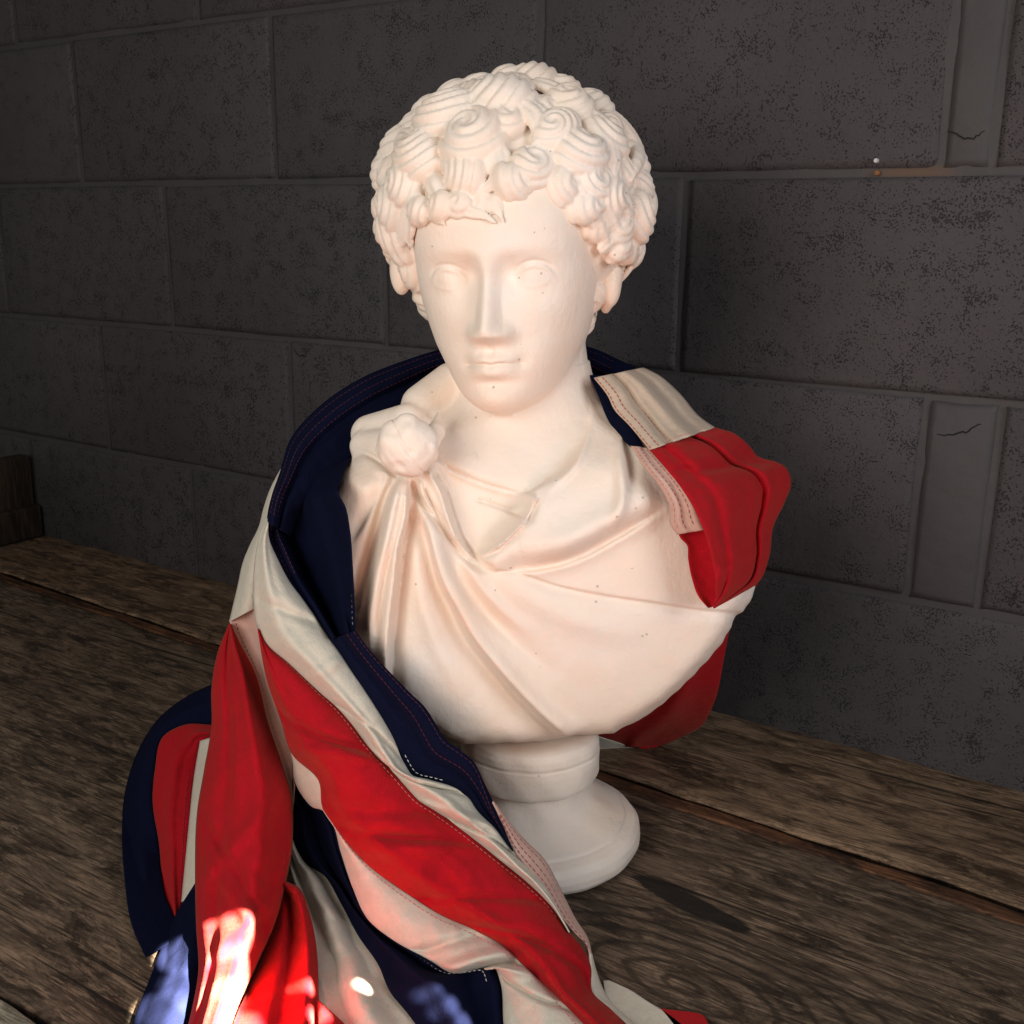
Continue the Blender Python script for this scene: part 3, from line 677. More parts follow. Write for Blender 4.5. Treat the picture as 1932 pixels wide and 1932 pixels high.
# ------------------------------------------------------------------ hair
def head_front(d):
    """where a ray from the camera first meets the face"""
    t = np.linspace((.13-CB[1])/d[1], (-.02-CB[1])/d[1], 151); q = CB+d*t[:, None]-HC0
    a, f, b = q@HR, q@HF, q@HU
    wv = np.interp(b, fine, Wf); dv = np.interp(b, fine, Df); nn = np.interp(b, [-.09, -.03, .02, .055], [2.1, 2.2, 2.55, 2.9])
    g = ((np.abs(a)/wv)**nn+(np.abs(f)/dv)**nn)**(1/nn)
    k = np.nonzero((g < 1) & (f > 0) & (b < .115) & (b > -.10))[0]
    return t[k[0]] if len(k) else None
def scalp_hit(u, v):
    d = rayb(u, v)
    best = None
    for c, r in SCALP:
        o = (CB-c)/r; dd = d/r
        A = dd@dd; B = 2*o@dd; Cc = o@o-1; disc = B*B-4*A*Cc
        if disc < 0: continue
        t = (-B-math.sqrt(disc))/(2*A)
        if best is None or t < best[0]:
            p = CB+d*t; n = (p-c)/r**2; best = (t, p, n/np.linalg.norm(n))
    tf = head_front(d)
    if tf is not None and (best is None or tf < best[0]):
        p = CB+d*tf; q = p-HC0; n = HR*(q@HR)*2.2+HF*(q@HF)+HU*(q@HU)*.25; best = (tf, p, n/np.linalg.norm(n))
    if best is None:                                    # just outside the outline: nearest point on the rim
        c, r = SCALP[0]; t = ((c-CB)@d)/(d@d); p = CB+d*t; q = (p-c)/r; q /= np.linalg.norm(q); p = c+q*r; n = q/r
        return p, n/np.linalg.norm(n)
    return best[1], best[2]
SCALP = [(np.array([CX+.001, -.024, CZ+.058]), np.array([.1145, .102, .1030])), (np.array([CX+.004, -.040, CZ+.004]), np.array([.0955, .066, .062]))]
def build_hair():
    xs = np.arange(CX-.142, CX+.150, .00135).astype(np.float32)
    ys = np.arange(-.140, .112, .00145).astype(np.float32)
    zs = np.arange(CZ-.085, CZ+.180, .00135).astype(np.float32)
    X, Y, Z = np.meshgrid(xs, ys, zs, indexing='ij')
    F = None
    for c, r in SCALP:
        e = ((np.sqrt(((X-c[0])/r[0])**2+((Y-c[1])/r[1])**2+((Z-c[2])/r[2])**2)-1)*r.min()).astype(np.float32)
        F = e if F is None else smin(F, e, .02)
    F = F.astype(np.float32)+.003
    del X, Y, Z
    hx, hy, hz = xs[1]-xs[0], ys[1]-ys[0], zs[1]-zs[0]
    def seg(a, b, ra, rb, k):
        pad = max(ra, rb)+k+.002
        lo = np.minimum(a, b)-pad; hi = np.maximum(a, b)+pad
        i0, i1 = np.searchsorted(xs, lo[0]), np.searchsorted(xs, hi[0]); j0, j1 = np.searchsorted(ys, lo[1]), np.searchsorted(ys, hi[1]); k0, k1 = np.searchsorted(zs, lo[2]), np.searchsorted(zs, hi[2])
        if i0 >= i1 or j0 >= j1 or k0 >= k1: return
        x = xs[i0:i1, None, None]; y = ys[None, j0:j1, None]; z = zs[None, None, k0:k1]
        d = capsule(x, y, z, a, b, ra, rb).astype(np.float32)
        F[i0:i1, j0:j1, k0:k1] = smin(F[i0:i1, j0:j1, k0:k1], d, k)
    def blob(c, r, k):
        pad = r+k+.002
        i0, i1 = np.searchsorted(xs, c[0]-pad), np.searchsorted(xs, c[0]+pad); j0, j1 = np.searchsorted(ys, c[1]-pad), np.searchsorted(ys, c[1]+pad); k0, k1 = np.searchsorted(zs, c[2]-pad), np.searchsorted(zs, c[2]+pad)
        if i0 >= i1 or j0 >= j1 or k0 >= k1: return
        d = np.sqrt((xs[i0:i1, None, None]-c[0])**2+(ys[None, j0:j1, None]-c[1])**2+(zs[None, None, k0:k1]-c[2])**2)-r
        F[i0:i1, j0:j1, k0:k1] = smin(F[i0:i1, j0:j1, k0:k1], d.astype(np.float32), k)
    rg = np.random.RandomState(11)
    placed = []
    def curl(p, n, R, ph, sgn, turns=1.15, strands=3, lift=0.0):
        """one lock: parallel strands winding inwards over a small dome standing on the scalp"""
        placed.append((p, R))
        up = UB-n*(UB@n); up /= np.linalg.norm(up); rt = RB-n*(RB@n)-up*(RB@up); rt /= np.linalg.norm(rt)
        el = rg.uniform(1.0, 1.28); ang = rg.uniform(0, math.pi)
        ea = rt*math.cos(ang)+up*math.sin(ang); eb = np.cross(n, ea)
        c = p-n*(R*.20)+n*lift; pad = R*1.45
        i0, i1 = np.searchsorted(xs, c[0]-pad), np.searchsorted(xs, c[0]+pad); j0, j1 = np.searchsorted(ys, c[1]-pad), np.searchsorted(ys, c[1]+pad); k0, k1 = np.searchsorted(zs, c[2]-pad), np.searchsorted(zs, c[2]+pad)
        if i0 >= i1 or j0 >= j1 or k0 >= k1: return
        x = xs[i0:i1, None, None]-c[0]; y = ys[None, j0:j1, None]-c[1]; z = zs[None, None, k0:k1]-c[2]
        la = x*ea[0]+y*ea[1]+z*ea[2]; lb = x*eb[0]+y*eb[1]+z*eb[2]; ln = x*n[0]+y*n[1]+z*n[2]
        d = (np.sqrt((la/(R*el))**2+(lb/(R*.95))**2+(ln/(R*.80))**2)-1)*R*.85
        # strands winding round a point off the middle of the lobe
        od = R*rg.uniform(.35, 1.05); ox, oy = od*math.cos(ph), od*math.sin(ph)
        qa = la*(ea@rt)+lb*(eb@rt)-ox; qb = la*(ea@up)+lb*(eb@up)-oy
        r = np.sqrt(qa*qa+qb*qb)+1e-6; th = np.arctan2(qb, qa)
        f = 2*math.pi*rg.uniform(1.0, 1.35)*min(1.2, R/.018); ks = rg.uniform(.3, 1.0)
        phs = (r/R)*f*2-sgn*th*2*round(ks)+rg.uniform(0, 6)+.5*np.sin(la*90/R*.018+lb*70/R*.018)
        g = np.abs(np.sin(phs/2))**.75
        am = R*.115*np.clip(r/(R*.35), .25, 1)
        d = d-am*(g-.55)+R*.16*np.exp(-(r/(R*.20))**2)
        F[i0:i1, j0:j1, k0:k1] = smin(F[i0:i1, j0:j1, k0:k1], d.astype(np.float32), .0012)
    def lock(pts, R, strands=3):
        """a wavy lock along image points, laid on the scalp"""
        q = spline([(x, y) for x, y in pts], 14)
        hits = [scalp_hit(x, y) for x, y in q]
        for k in range(len(hits)): placed.append((hits[k][0], R*.7))
        for s in range(strands):
            o = (s-(strands-1)/2)/(strands/2)
            prev = None
            for i, (p, n) in enumerate(hits):
                t = hits[min(i+1, len(hits)-1)][0]-hits[max(i-1, 0)][0]; t /= np.linalg.norm(t)+1e-9
                sd = np.cross(n, t); f = i/(len(hits)-1)
                w = R*(.55+.45*math.sin(math.pi*min(1, f*1.15+.1)))*(1 if f < .8 else (1-f)/.2*.7+.3)
                c = p+sd*o*w*.75+n*(R*.50*(1-o*o*.6))
                rr = R*.36*(w/R)
                if prev is not None: seg(prev[0], c, prev[1], rr, .001)
                prev = (c, rr)
    PX = 1/2250.0
    C_ = [(851, 166, 47, 2.6, -1, 1.0), (842, 222, 44, 1.6, -1, 1.1), (772, 232, 40, 1.9, 1, 1.0), (820, 236, 30, .5, -1, 1.0), (945, 188, 50, 2.8, -1, 1.1), (953, 232, 42, .9, -1, 1.1),
          (893, 272, 52, 1.8, 1, 1.2), (880, 328, 50, 3.1, 1, 1.0), (792, 300, 44, 1.9, 1, 1.15), (733, 272, 36, 1.4, 1, .9), (721, 318, 34, 1.2, 1, 1.0), (768, 350, 36, 3.0, 1, 1.0), (745, 392, 44, 2.7, 1, 1.2),
          (1014, 322, 45, 2.2, -1, 1.1), (966, 345, 34, .6, 1, 1.), (1058, 352, 30, .6, 1, 1.), (1100, 392, 26, .6, 1, 1.), (1126, 430, 24, .6, 1, 1.), (865, 388, 22, .6, 1, 1.), (935, 388, 20, .6, 1, 1.), (1049, 250, 44, 3.0, -1, 1.25), (1092, 296, 48, 1.2, -1, 1.1), (1112, 348, 50, .8, -1, 1.0), (1148, 372, 40, .3, -1, 1.0), (1142, 262, 42, 1.2, -1, .9), (1128, 196, 42, 2.2, -1, .9),
          (1012, 150, 46, 2.6, -1, 1.0), (1196, 262, 34, 1.8, -1, 1.1), (1214, 310, 34, 1.4, -1, 1.1), (1214, 355, 38, 1.5, -1, 1.2), (1206, 415, 38, 1.2, -1, 1.0), (1166, 436, 36, 1.9, -1, 1.3), (1162, 468, 26, 1.8, -1, 1.0),
          (741, 440, 42, 3.1, 1, 1.1), (757, 480, 26, 3.0, 1, 1.0), (835, 392, 24, 2.8, 1, 1.0), (905, 378, 26, 3.1, 1, .9), (900, 160, 34, 2.4, -1, 1.0), (1078, 200, 40, 2.4, -1, .9), (1180, 325, 34, .7, -1, 1.0), (1172, 390, 34, .9, -1, 1.1), (1186, 478, 24, 1.0, -1, 1.0),
          (790, 190, 30, 2.2, 1, .9), (960, 140, 34, 2.5, -1, .9), (1068, 160, 36, 2.2, -1, .9), (800, 400, 24, 2.6, 1, 1.0)]
    for (u, v, r, ph, sg, tn) in C_:
        p, n = scalp_hit(u, v)
        curl(p, n, r*PX*rg.uniform(.9, 1.25), ph, sg, tn, lift=rg.uniform(-.002, .006))
    lock([(1095, 215), (1130, 240), (1150, 300), (1165, 350)], .0115, 3)
    lock([(985, 205), (1010, 225), (1020, 262), (1000, 285)], .012, 3)
    lock([(930, 275), (945, 300), (935, 345), (905, 365)], .010, 3)
    lock([(860, 375), (880, 398), (915, 408), (940, 425)], .0062, 2)
    lock([(905, 385), (935, 395), (950, 420)], .0055, 2)
    lock([(820, 385), (822, 410), (845, 425)], .0055, 2)
    lock([(790, 395), (785, 430), (778, 470)], .0075, 2)
    lock([(1010, 165), (1050, 180), (1090, 200)], .011, 3)
    lock([(1195, 470), (1190, 510), (1168, 550)], .007, 2)
    lock([(1062, 372), (1100, 392), (1128, 428), (1142, 468)], .0115, 3)
    lock([(1085, 360), (1128, 385), (1155, 425), (1168, 462)], .0115, 3)
    lock([(1060, 340), (1090, 372), (1125, 400), (1150, 410)], .010, 3)
    lock([(1128, 470), (1150, 452), (1178, 468), (1190, 500)], .009, 3)
    lock([(800, 370), (775, 395), (768, 430), (778, 460)], .009, 3)
    lock([(778, 430), (758, 455), (755, 490)], .008, 3)
    for pts in ([(1105, 235), (1140, 275), (1150, 320), (1135, 360)], [(940, 250), (925, 285), (935, 320), (958, 345)], [(1165, 215), (1190, 255), (1195, 300), (1180, 345)]):
        lock(pts, .0125, 4)
    # small curls filling the gaps that the photograph shows
    hairline = [(690, 560), (690, 300), (760, 140), (960, 100), (1150, 140), (1260, 300), (1250, 430), (1205, 530), (1178, 560), (1172, 500), (1148, 478), (1120, 420), (1085, 380), (1040, 368), (985, 375), (930, 405), (870, 408), (815, 400), (790, 430), (780, 520), (740, 540)]
    for _ in range(1400):
        u = rg.uniform(695, 1245); v = rg.uniform(125, 540)
        if not inside(hairline, np.array([u]), np.array([v]))[0]: continue
        p, n = scalp_hit(u, v)
        if (p-CB)@n > 0: continue
        R = rg.uniform(.0115, .0175)
        if any(np.linalg.norm(p-pp) < (R+RR)*.66 for pp, RR in placed): continue
        curl(p, n, R, rg.uniform(0, 6.28), rg.choice([-1, 1]), rg.uniform(.8, 1.1))
    # the rest of the head, where the photograph does not show it
    g = math.pi*(3-math.sqrt(5)); n_ = 260
    for c, r in SCALP:
        for i in range(n_):
            zz = 1-2*(i+.5)/n_; rr = math.sqrt(1-zz*zz); q = np.array([rr*math.cos(g*i), rr*math.sin(g*i), zz])
            p = c+q*r; n = q/r; n /= np.linalg.norm(n)
            if p[2] < CZ-.052: continue
            if p[2] < CZ+.035 and p[1] > .012: continue
            pu, pv = proj_b(*p)
            if 1110 < pu < 1190 and pv > 497 and p[1] > -.07: continue
            other = [(a, b) for a, b in SCALP if a is not c][0]
            if np.linalg.norm((p-other[0])/other[1]) < .97: continue
            R = rg.uniform(.015, .021)
            if any(np.linalg.norm(p-pp) < (R+RR)*.74 for pp, RR in placed): continue
            if p[1] > .02 and (n@(-FB)) > .35 and p[2] < CZ+.06: continue
            curl(p, n, R, rg.uniform(0, 6.28), rg.choice([-1, 1]), rg.uniform(.9, 1.25))
    Vh, Q = surface_nets(F, xs.astype(float), ys.astype(float), zs.astype(float))
    return mesh_obj("curly_hair", to_world(Vh), Q, M_PL, bust)
build_hair()

# ------------------------------------------------------------------ brooch, socle
def sdf_small(name, fn, lo, hi, h, material, parent):
    xs, ys, zs = [np.arange(lo[i], hi[i], h) for i in range(3)]
    X, Y, Z = np.meshgrid(xs, ys, zs, indexing='ij')
    V, Q = surface_nets(fn(X, Y, Z), xs, ys, zs); return mesh_obj(name, to_world(V), Q, material, parent)
BR = P(769, 842, .098)
def brooch(X, Y, Z):
    x, y, z = X-BR[0], Y-BR[1], Z-BR[2]
    wr = .00012*np.sin(x*330+z*190+2*np.sin(z*160))+.00015*np.sin(z*410-x*260+2*np.sin(x*190))+.00008*np.sin(x*720+z*610)+.0004*np.sin(x*120+1)*np.sin(z*140)
    cr = np.minimum(np.abs(x*.85+z*.5-.001), np.abs(z-.006-.2*x)*1.2+.0015)
    d = (np.sqrt((x/.0245)**2+(y/.019)**2+(z/.0245)**2)-1)*.0205+wr+.0012*np.exp(-(cr/.0009)**2)
    rb_ = np.random.RandomState(5)
    for _ in range(34):
        q = rb_.normal(size=3); q[1] = abs(q[1]); q /= np.linalg.norm(q); q *= (.0245, .019, .0245)
        d = d-rb_.uniform(-.0018, .0022)*np.exp(-((x-q[0])**2+(y-q[1])**2+(z-q[2])**2)/rb_.uniform(.003, .0055)**2)
    return smin(d, (np.sqrt((x/.015)**2+((y+.02)/.02)**2+((z+.012)/.018)**2)-1)*.015, .006)
sdf_small("brooch", brooch, BR-.034, BR+.034, .0009, M_PL, bust)
TG = P(824, 812, .070); TB = P(812, 845, .082)
sdf_small("knot_end", lambda X, Y, Z: smin(capsule(X, Y, Z, P(828, 782, .050), P(822, 815, .072), .0022, .0075), capsule(X, Y, Z, P(822, 815, .072), P(808, 842, .085), .0075, .008), .003), np.minimum(TG, TB)-.045, np.maximum(TG, TB)+.045, .001, M_PL, bust)
def socle():
    prof = [(0, .0), (.094, .0), (.1035, .002), (.1075, .007), (.1085, .014), (.1070, .021), (.1030, .0262), (.0965, .0292), (.0935, .0300), (.0925, .0325), (.0875, .0350), (.080, .0395), (.071, .0465), (.0635, .055), (.059, .064), (.057, .0725), (.0575, .0742), (.0635, .0748), (.0660, .0765), (.0670, .080), (.0674, .088), (.0672, .097), (.0664, .1025), (.0656, .104), (.0656, .1052), (.0660, .107), (.0650, .113), (.062, .119), (0, .121)]
    pr = np.array(prof); n = 120; th = np.linspace(0, 2*np.pi, n, endpoint=False)
    out = []
    for i in range(len(pr)-1):
        for t in np.linspace(0, 1, 4, endpoint=False): out.append(pr[i]+(pr[i+1]-pr[i])*t)
    out.append(pr[-1]); pr = np.array(out)
    R = pr[:, :1]*(1+0*th); Z = pr[:, 1:]+0*th
    wob = .0007*np.sin(3*th+Z*60)+.0005*np.sin(7*th+Z*90+1)+.0004*np.sin(13*th-Z*170)
    R = R+wob*(R > .02); Z = Z*(1+.004*np.sin(2*th))
    chip = np.exp(-((th-2.9)/.10)**2-((Z-.076)/.006)**2)*.0025; R = R-chip
    V = np.stack([R*np.cos(th), R*np.sin(th), Z], -1).reshape(-1, 3)
    i = np.arange(len(pr)*n).reshape(len(pr), n); j = np.roll(i, -1, axis=1)
    Q = np.stack([i[:-1], i[1:], j[1:], j[:-1]], -1).reshape(-1, 4)
    return mesh_obj("socle", to_world(V), Q, M_PL, bust)
socle()
# ------------------------------------------------------------------ the flag: sewn panels of cloth
flag = thing("union_flag", "red, white and navy sewn flag draped over the shoulders of the bust", "flag", tuple(BASE))
def wrinkle(u, v):
    x, y = u/100.0, v/100.0
    wx = x+.35*np.sin(y*1.3+1)+.2*np.sin(x*2.1-y*.7); wy = y+.3*np.sin(x*1.7)+.2*np.sin(x*.9+y*2.3)
    r = .55*np.sin(wx*3.1+wy*4.3)+.45*np.sin(wx*5.7-wy*2.9+1.2)+.3*np.sin(wx*9.3+wy*7.1)+.22*np.sin(-wx*13.1+wy*11.7+2)+.15*np.sin(wx*21+wy*17)
    return r*.0011
class Panel:
    def __init__(s, name, material, A, B, bulge=.0, folds=(), cross=(), nu=0, nv=0, wr=1.0, th=.0011, skew=.5, thick=True, zmin=.003):
        s.A, s.B, s.bulge, s.folds, s.cross, s.wr, s.skew, s.zmin = A, B, bulge, folds, cross, wr, skew, zmin
        la = np.linalg.norm(np.diff(np.array(A, float)[:, :2], axis=0), axis=1).sum(); lw = np.linalg.norm(spline(A, 12)[:, :2]-spline(B, 12)[:, :2], axis=1).max()
        nu = nu or int(min(260, max(16, la/4))); nv = nv or int(min(70, max(6, lw/4)))
        S_, T_ = np.meshgrid(np.linspace(0, 1, nu), np.linspace(0, 1, nv), indexing='ij')
        V = s.at(S_.ravel(), T_.ravel())
        i = np.arange(nu*nv).reshape(nu, nv)
        Q = np.stack([i[:-1, :-1], i[1:, :-1], i[1:, 1:], i[:-1, 1:]], -1).reshape(-1, 4)
        s.o = mesh_obj(name, to_world(V), Q, material, flag)
        md = s.o.modifiers.new("cloth thickness", 'SOLIDIFY'); md.thickness = th; md.offset = 0
    def at(s, S_, T_, lift=0.0):
        S_ = np.asarray(S_, float); T_ = np.asarray(T_, float)
        us, inv = np.unique(S_, return_inverse=True)
        a = spline(s.A, us)[inv]; b = spline(s.B, us)[inv]
        w = a*(1-T_[:, None])+b*T_[:, None]
        Y = w[:, 2].copy()
        tk = np.clip(T_, 0, 1)**(math.log(.5)/math.log(s.skew))
        bl = s.bulge if np.isscalar(s.bulge) else np.interp(S_, np.linspace(0, 1, len(s.bulge)), s.bulge)
        Y += bl*np.sin(math.pi*tk)**.8
        env = np.clip(np.sin(math.pi*np.clip(T_, 0, 1))*3, 0, 1)
        for (t0, t1, wd, amp) in s.folds:                       # along the cloth
            tc = t0+(t1-t0)*S_; Y += amp*np.exp(-((T_-tc)/wd)**2)*env
        for (s0, sl, wd, amp) in s.cross:                       # across it
            Y += amp*np.exp(-((S_-s0-sl*(T_-.5))/wd)**2)*env
        Y += s.wr*wrinkle(w[:, 0], w[:, 1])+lift
        d = RT*((w[:, :1]-966)/F0)-UP*((w[:, 1:2]-966)/F0)+FW
        db = np.stack([d@EX, d@EY, d[:, 2]], 1)
        t = (Y-CB[1])/db[:, 1]; V = CB+db*t[:, None]
        tz = (s.zmin+lift-CB[2])/db[:, 2]
        low = (V[:, 2] < s.zmin+lift) & (db[:, 2] < 0)
        V[low] = (CB+db*tz[:, None])[low]
        return V
    def stitch(s, material, pts, dash=.0046, gap=.0022, r=.00042, lift=.0010, parent=None):
        """a line of thread along (s, t) points of the panel; gap 0 gives a continuous line"""
        q = np.array(pts, float); n = 700
        ss = np.interp(np.linspace(0, 1, n), np.linspace(0, 1, len(q)), q[:, 0]); tt = np.interp(np.linspace(0, 1, n), np.linspace(0, 1, len(q)), q[:, 1])
        Pn = s.at(ss, tt, lift); L_ = np.r_[0, np.cumsum(np.linalg.norm(np.diff(Pn, axis=0), axis=1))]
        V = []; Fq = []
        pos = 0.0
        while pos+dash < L_[-1]:
            a = np.array([np.interp(pos, L_, Pn[:, k]) for k in range(3)]); b = np.array([np.interp(pos+dash, L_, Pn[:, k]) for k in range(3)])
            d = b-a; d /= np.linalg.norm(d); x = np.cross(d, EY_B); x /= np.linalg.norm(x); y = np.cross(x, d)
            k0 = len(V)
            for c, rr in ((a, r*.6), ((a+b)/2+y*r*.5, r*1.15), (b, r*.6)):
                for an in range(4): V.append(c+x*rr*math.cos(an*math.pi/2+.78)+y*rr*math.sin(an*math.pi/2+.78))
            for g in range(2):
                for an in range(4): Fq.append([k0+g*4+an, k0+g*4+(an+1) % 4, k0+g*4+4+(an+1) % 4, k0+g*4+4+an])
            Fq.append([k0, k0+3, k0+2, k0+1]); Fq.append([k0+8, k0+9, k0+10, k0+11])
            pos += dash+gap
        if not V: return
        mesh_obj("stitching", to_world(np.array(V)), Fq, material, s.o)
EY_B = np.array([0, 1.0, 0])

red_hi = [(487, 1186, .085), (503, 1215, .092), (541, 1248, .102), (570, 1275, .11), (603, 1306, .118), (640, 1339, .124), (665, 1368, .13), (686, 1397, .134), (711, 1426, .14), (744, 1459, .146), (769, 1488, .15), (789, 1509, .153), (822, 1530, .157), (851, 1550, .16), (901, 1588, .165), (942, 1621, .172), (996, 1665, .182), (1043, 1712, .196), (1074, 1759, .208)]
red_lo = [(487, 1188, .083), (503, 1277, .098), (532, 1364, .108), (549, 1418, .113), (603, 1476, .125), (609, 1525, .13), (628, 1555, .137), (686, 1625, .155), (769, 1687, .175), (835, 1728, .19), (901, 1757, .203), (942, 1780, .213), (1004, 1837, .238), (1074, 1903, .27), (1120, 1950, .29)]
navy_l = [(506, 978, .058), (504, 1015, .06), (519, 1047, .07), (545, 1097, .08), (571, 1132, .09), (598, 1170, .10), (623, 1207, .115), (665, 1269, .125), (706, 1331, .135), (740, 1389, .14), (764, 1443, .146), (777, 1463, .148), (810, 1472, .15), (868, 1492, .152), (884, 1505, .155), (901, 1530, .16), (934, 1563, .166), (968, 1606, .172)]
hem_l = [(968, 1606, .172), (992, 1634, .177), (1027, 1673, .186), (1054, 1720, .198), (1074, 1759, .208)]
white_lo = [(553, 1432, .09), (556, 1470, .098), (574, 1505, .104), (590, 1522, .108), (609, 1528, .112), (624, 1545, .117), (644, 1608, .13), (665, 1671, .15), (694, 1733, .175), (748, 1778, .195), (810, 1811, .213), (860, 1838, .226), (901, 1832, .226), (934, 1826, .228), (944, 1850, .24), (951, 1930, .27), (956, 1975, .285)]

# far layers first
p1 = Panel("navy_panel", M_NVY, [(505, 985, .064), (512, 940, .045), (528, 893, .018), (548, 830, -.018), (600, 770, -.045), (680, 715, -.06), (760, 682, -.075), (850, 655, -.09), (950, 642, -.095), (1050, 642, -.095), (1120, 658, -.09), (1190, 690, -.07), (1245, 712, -.05)],
           [(548, 1012, .045), (572, 950, .034), (612, 905, .018), (660, 862, -.006), (700, 835, -.025), (740, 810, -.04), (790, 780, -.06), (850, 740, -.085), (950, 730, -.09), (1050, 730, -.09), (1110, 755, -.07), (1150, 790, -.04), (1180, 820, -.02), (1210, 835, 0)], .008, folds=((.45, .45, .08, -.008), (.2, .2, .12, .004)))
for t in (.07, .20, .33): p1.stitch(M_STD, [(0.02, t), (.9, t)], .0036, .0009, .00026)
p2 = Panel("navy_panel", M_NVY, [(532, 885, .01), (515, 930, .025), (505, 975, .045), (504, 1015, .06), (519, 1047, .07), (545, 1097, .08), (571, 1132, .09), (598, 1170, .10), (623, 1207, .115)],
           [(680, 850, -.04), (658, 874, .04), (640, 910, .09), (636, 918, .098), (652, 960, .108), (660, 1005, .116), (664, 1060, .122), (667, 1110, .126), (670, 1190, .132)], [-.02, -.045, -.05, -.05, -.035, -.01], folds=((.12, .16, .07, .016), (.22, .34, .05, -.012), (.62, .7, .12, .012)))
for t in (.06, .14, .22): p2.stitch(M_STD, [(0.02, t), (.62, t)], .0036, .0009, .00026)
p2.stitch(M_STW, [(.80, .955), (.985, .93)], .003, .0016, .0004)
p3 = Panel("navy_panel", M_NVY, navy_l[6:], [(670, 1190, .133), (702, 1232, .135), (735, 1268, .138), (770, 1304, .141), (800, 1333, .144), (822, 1366, .147), (840, 1395, .15), (866, 1414, .152), (894, 1438, .155), (912, 1475, .16), (929, 1512, .165), (945, 1552, .168), (968, 1606, .172)], .004, folds=((.45, .45, .10, -.004), (.8, .8, .12, .003)))
for t in (.66, .93): p3.stitch(M_STD, [(0.0, t), (.7, t), (.93, .6)], .0036, .0009, .00026)
p3.stitch(M_STW, [(.475, .10), (.52, .10), (.60, .10), (.645, .12)], .0028, .0014, .00034)
j = Panel("white_panel", M_WHT, [(533, 880, -.01), (510, 924, -.01), (498, 959, -.005), (489, 994, -.005), (472, 1029, -.005), (461, 1055, 0), (448, 1110, .01), (433, 1173, .025)],
          [(534, 890, .0), (514, 935, .025), (508, 975, .04), (492, 1003, .045), (485, 1041, .045), (481, 1096, .045), (482, 1147, .045)], .012)
c = Panel("white_panel", M_WHT, [(506, 978, .058), (492, 1003, .062), (484, 1041, .07), (479, 1096, .078), (480, 1144, .082)]+red_hi, navy_l[1:]+hem_l[1:], [.006, .02, .02, .014, .010, .012, .01, .004], folds=((.3, .55, .13, .006),), cross=((.17, .05, .012, -.004), (.31, -.06, .012, .003), (.45, .12, .012, -.004), (.56, .1, .018, .005), (.60, .12, .010, -.008), (.70, .1, .02, .006), (.76, .14, .014, -.007), (.86, .1, .02, .004)))
r = Panel("red_panel", M_RED, red_lo, red_hi+[(1098, 1788, .214), (1113, 1818, .222), (1117, 1872, .24), (1152, 1905, .256), (1200, 1950, .28)], [.004, .018, .03, .028, .024, .024, .022, .02, .012], cross=((.23, .16, .014, -.007), (.27, .1, .016, .005), (.40, .10, .02, -.005), (.47, .16, .016, -.006), (.50, .10, .02, .004), (.56, -.1, .02, -.004), (.65, .12, .016, -.005), (.74, .08, .03, .005), (.79, .2, .02, -.007)), folds=((.22, .3, .10, .006),))
r.stitch(M_STP, [(.02, .955), (.75, .955)], .0030, .0014, .0003)
d = Panel("white_panel", M_WHT, white_lo, red_lo[3:], [.002, .006, .008, .010, .010, .010, .014, .01], cross=((.62, .05, .02, -.006), (.70, .05, .022, .012), (.745, .03, .012, -.012), (.80, .0, .02, .008), (.87, .1, .012, -.006)))
d.stitch(M_STP, [(.18, .90), (.98, .90)], .0030, .0014, .0003)
f = Panel("white_panel", M_WHT, [(545, 1500, .055), (540, 1560, .07), (552, 1650, .10), (575, 1720, .135), (592, 1795, .18), (600, 1880, .235), (603, 1975, .28)],
          [(560, 1500, .06), (560, 1592, .075), (585, 1629, .085), (620, 1650, .095), (655, 1704, .12), (690, 1766, .155), (727, 1820, .19), (750, 1869, .225), (785, 1911, .25), (835, 1975, .28)], .012, folds=((.12, .25, .12, -.010), (.45, .5, .2, .006), (.8, .72, .14, -.005)), cross=((.45, .2, .04, .003), (.62, -.2, .04, -.003)))
e = Panel("navy_panel", M_NVY, [(549, 1425, .07), (548, 1500, .08), (549, 1592, .088), (578, 1629, .095), (611, 1650, .107), (644, 1704, .132), (677, 1766, .167), (714, 1820, .202), (735, 1869, .236), (769, 1911, .258), (815, 1975, .287)],
          [(x, y, Y-.004) for x, y, Y in white_lo], [-.01, -.006, .0, .004, .008, .012, .01], folds=((.3, .45, .12, .008), (.62, .75, .10, -.010), (.85, .95, .06, .006)))
e.stitch(M_STW, [(.42, .76), (.52, .80), (.60, .85), (.72, .88), (.80, .88), (.835, .87)], .0028, .0014, .00034)
i_ = Panel("white_panel", M_PNK, [(433, 1171, .03), (445, 1203, .034), (479, 1269, .05), (504, 1364, .078), (532, 1447, .094), (547, 1497, .10), (551, 1540, .104)],
           [(482, 1146, .05), (497, 1230, .055), (505, 1277, .06), (534, 1364, .08), (551, 1418, .088), (556, 1447, .09), (554, 1510, .09)], -.012)
i_.stitch(M_STR, [(.0, .18), (.9, .25)], .003, .0014, .0003)
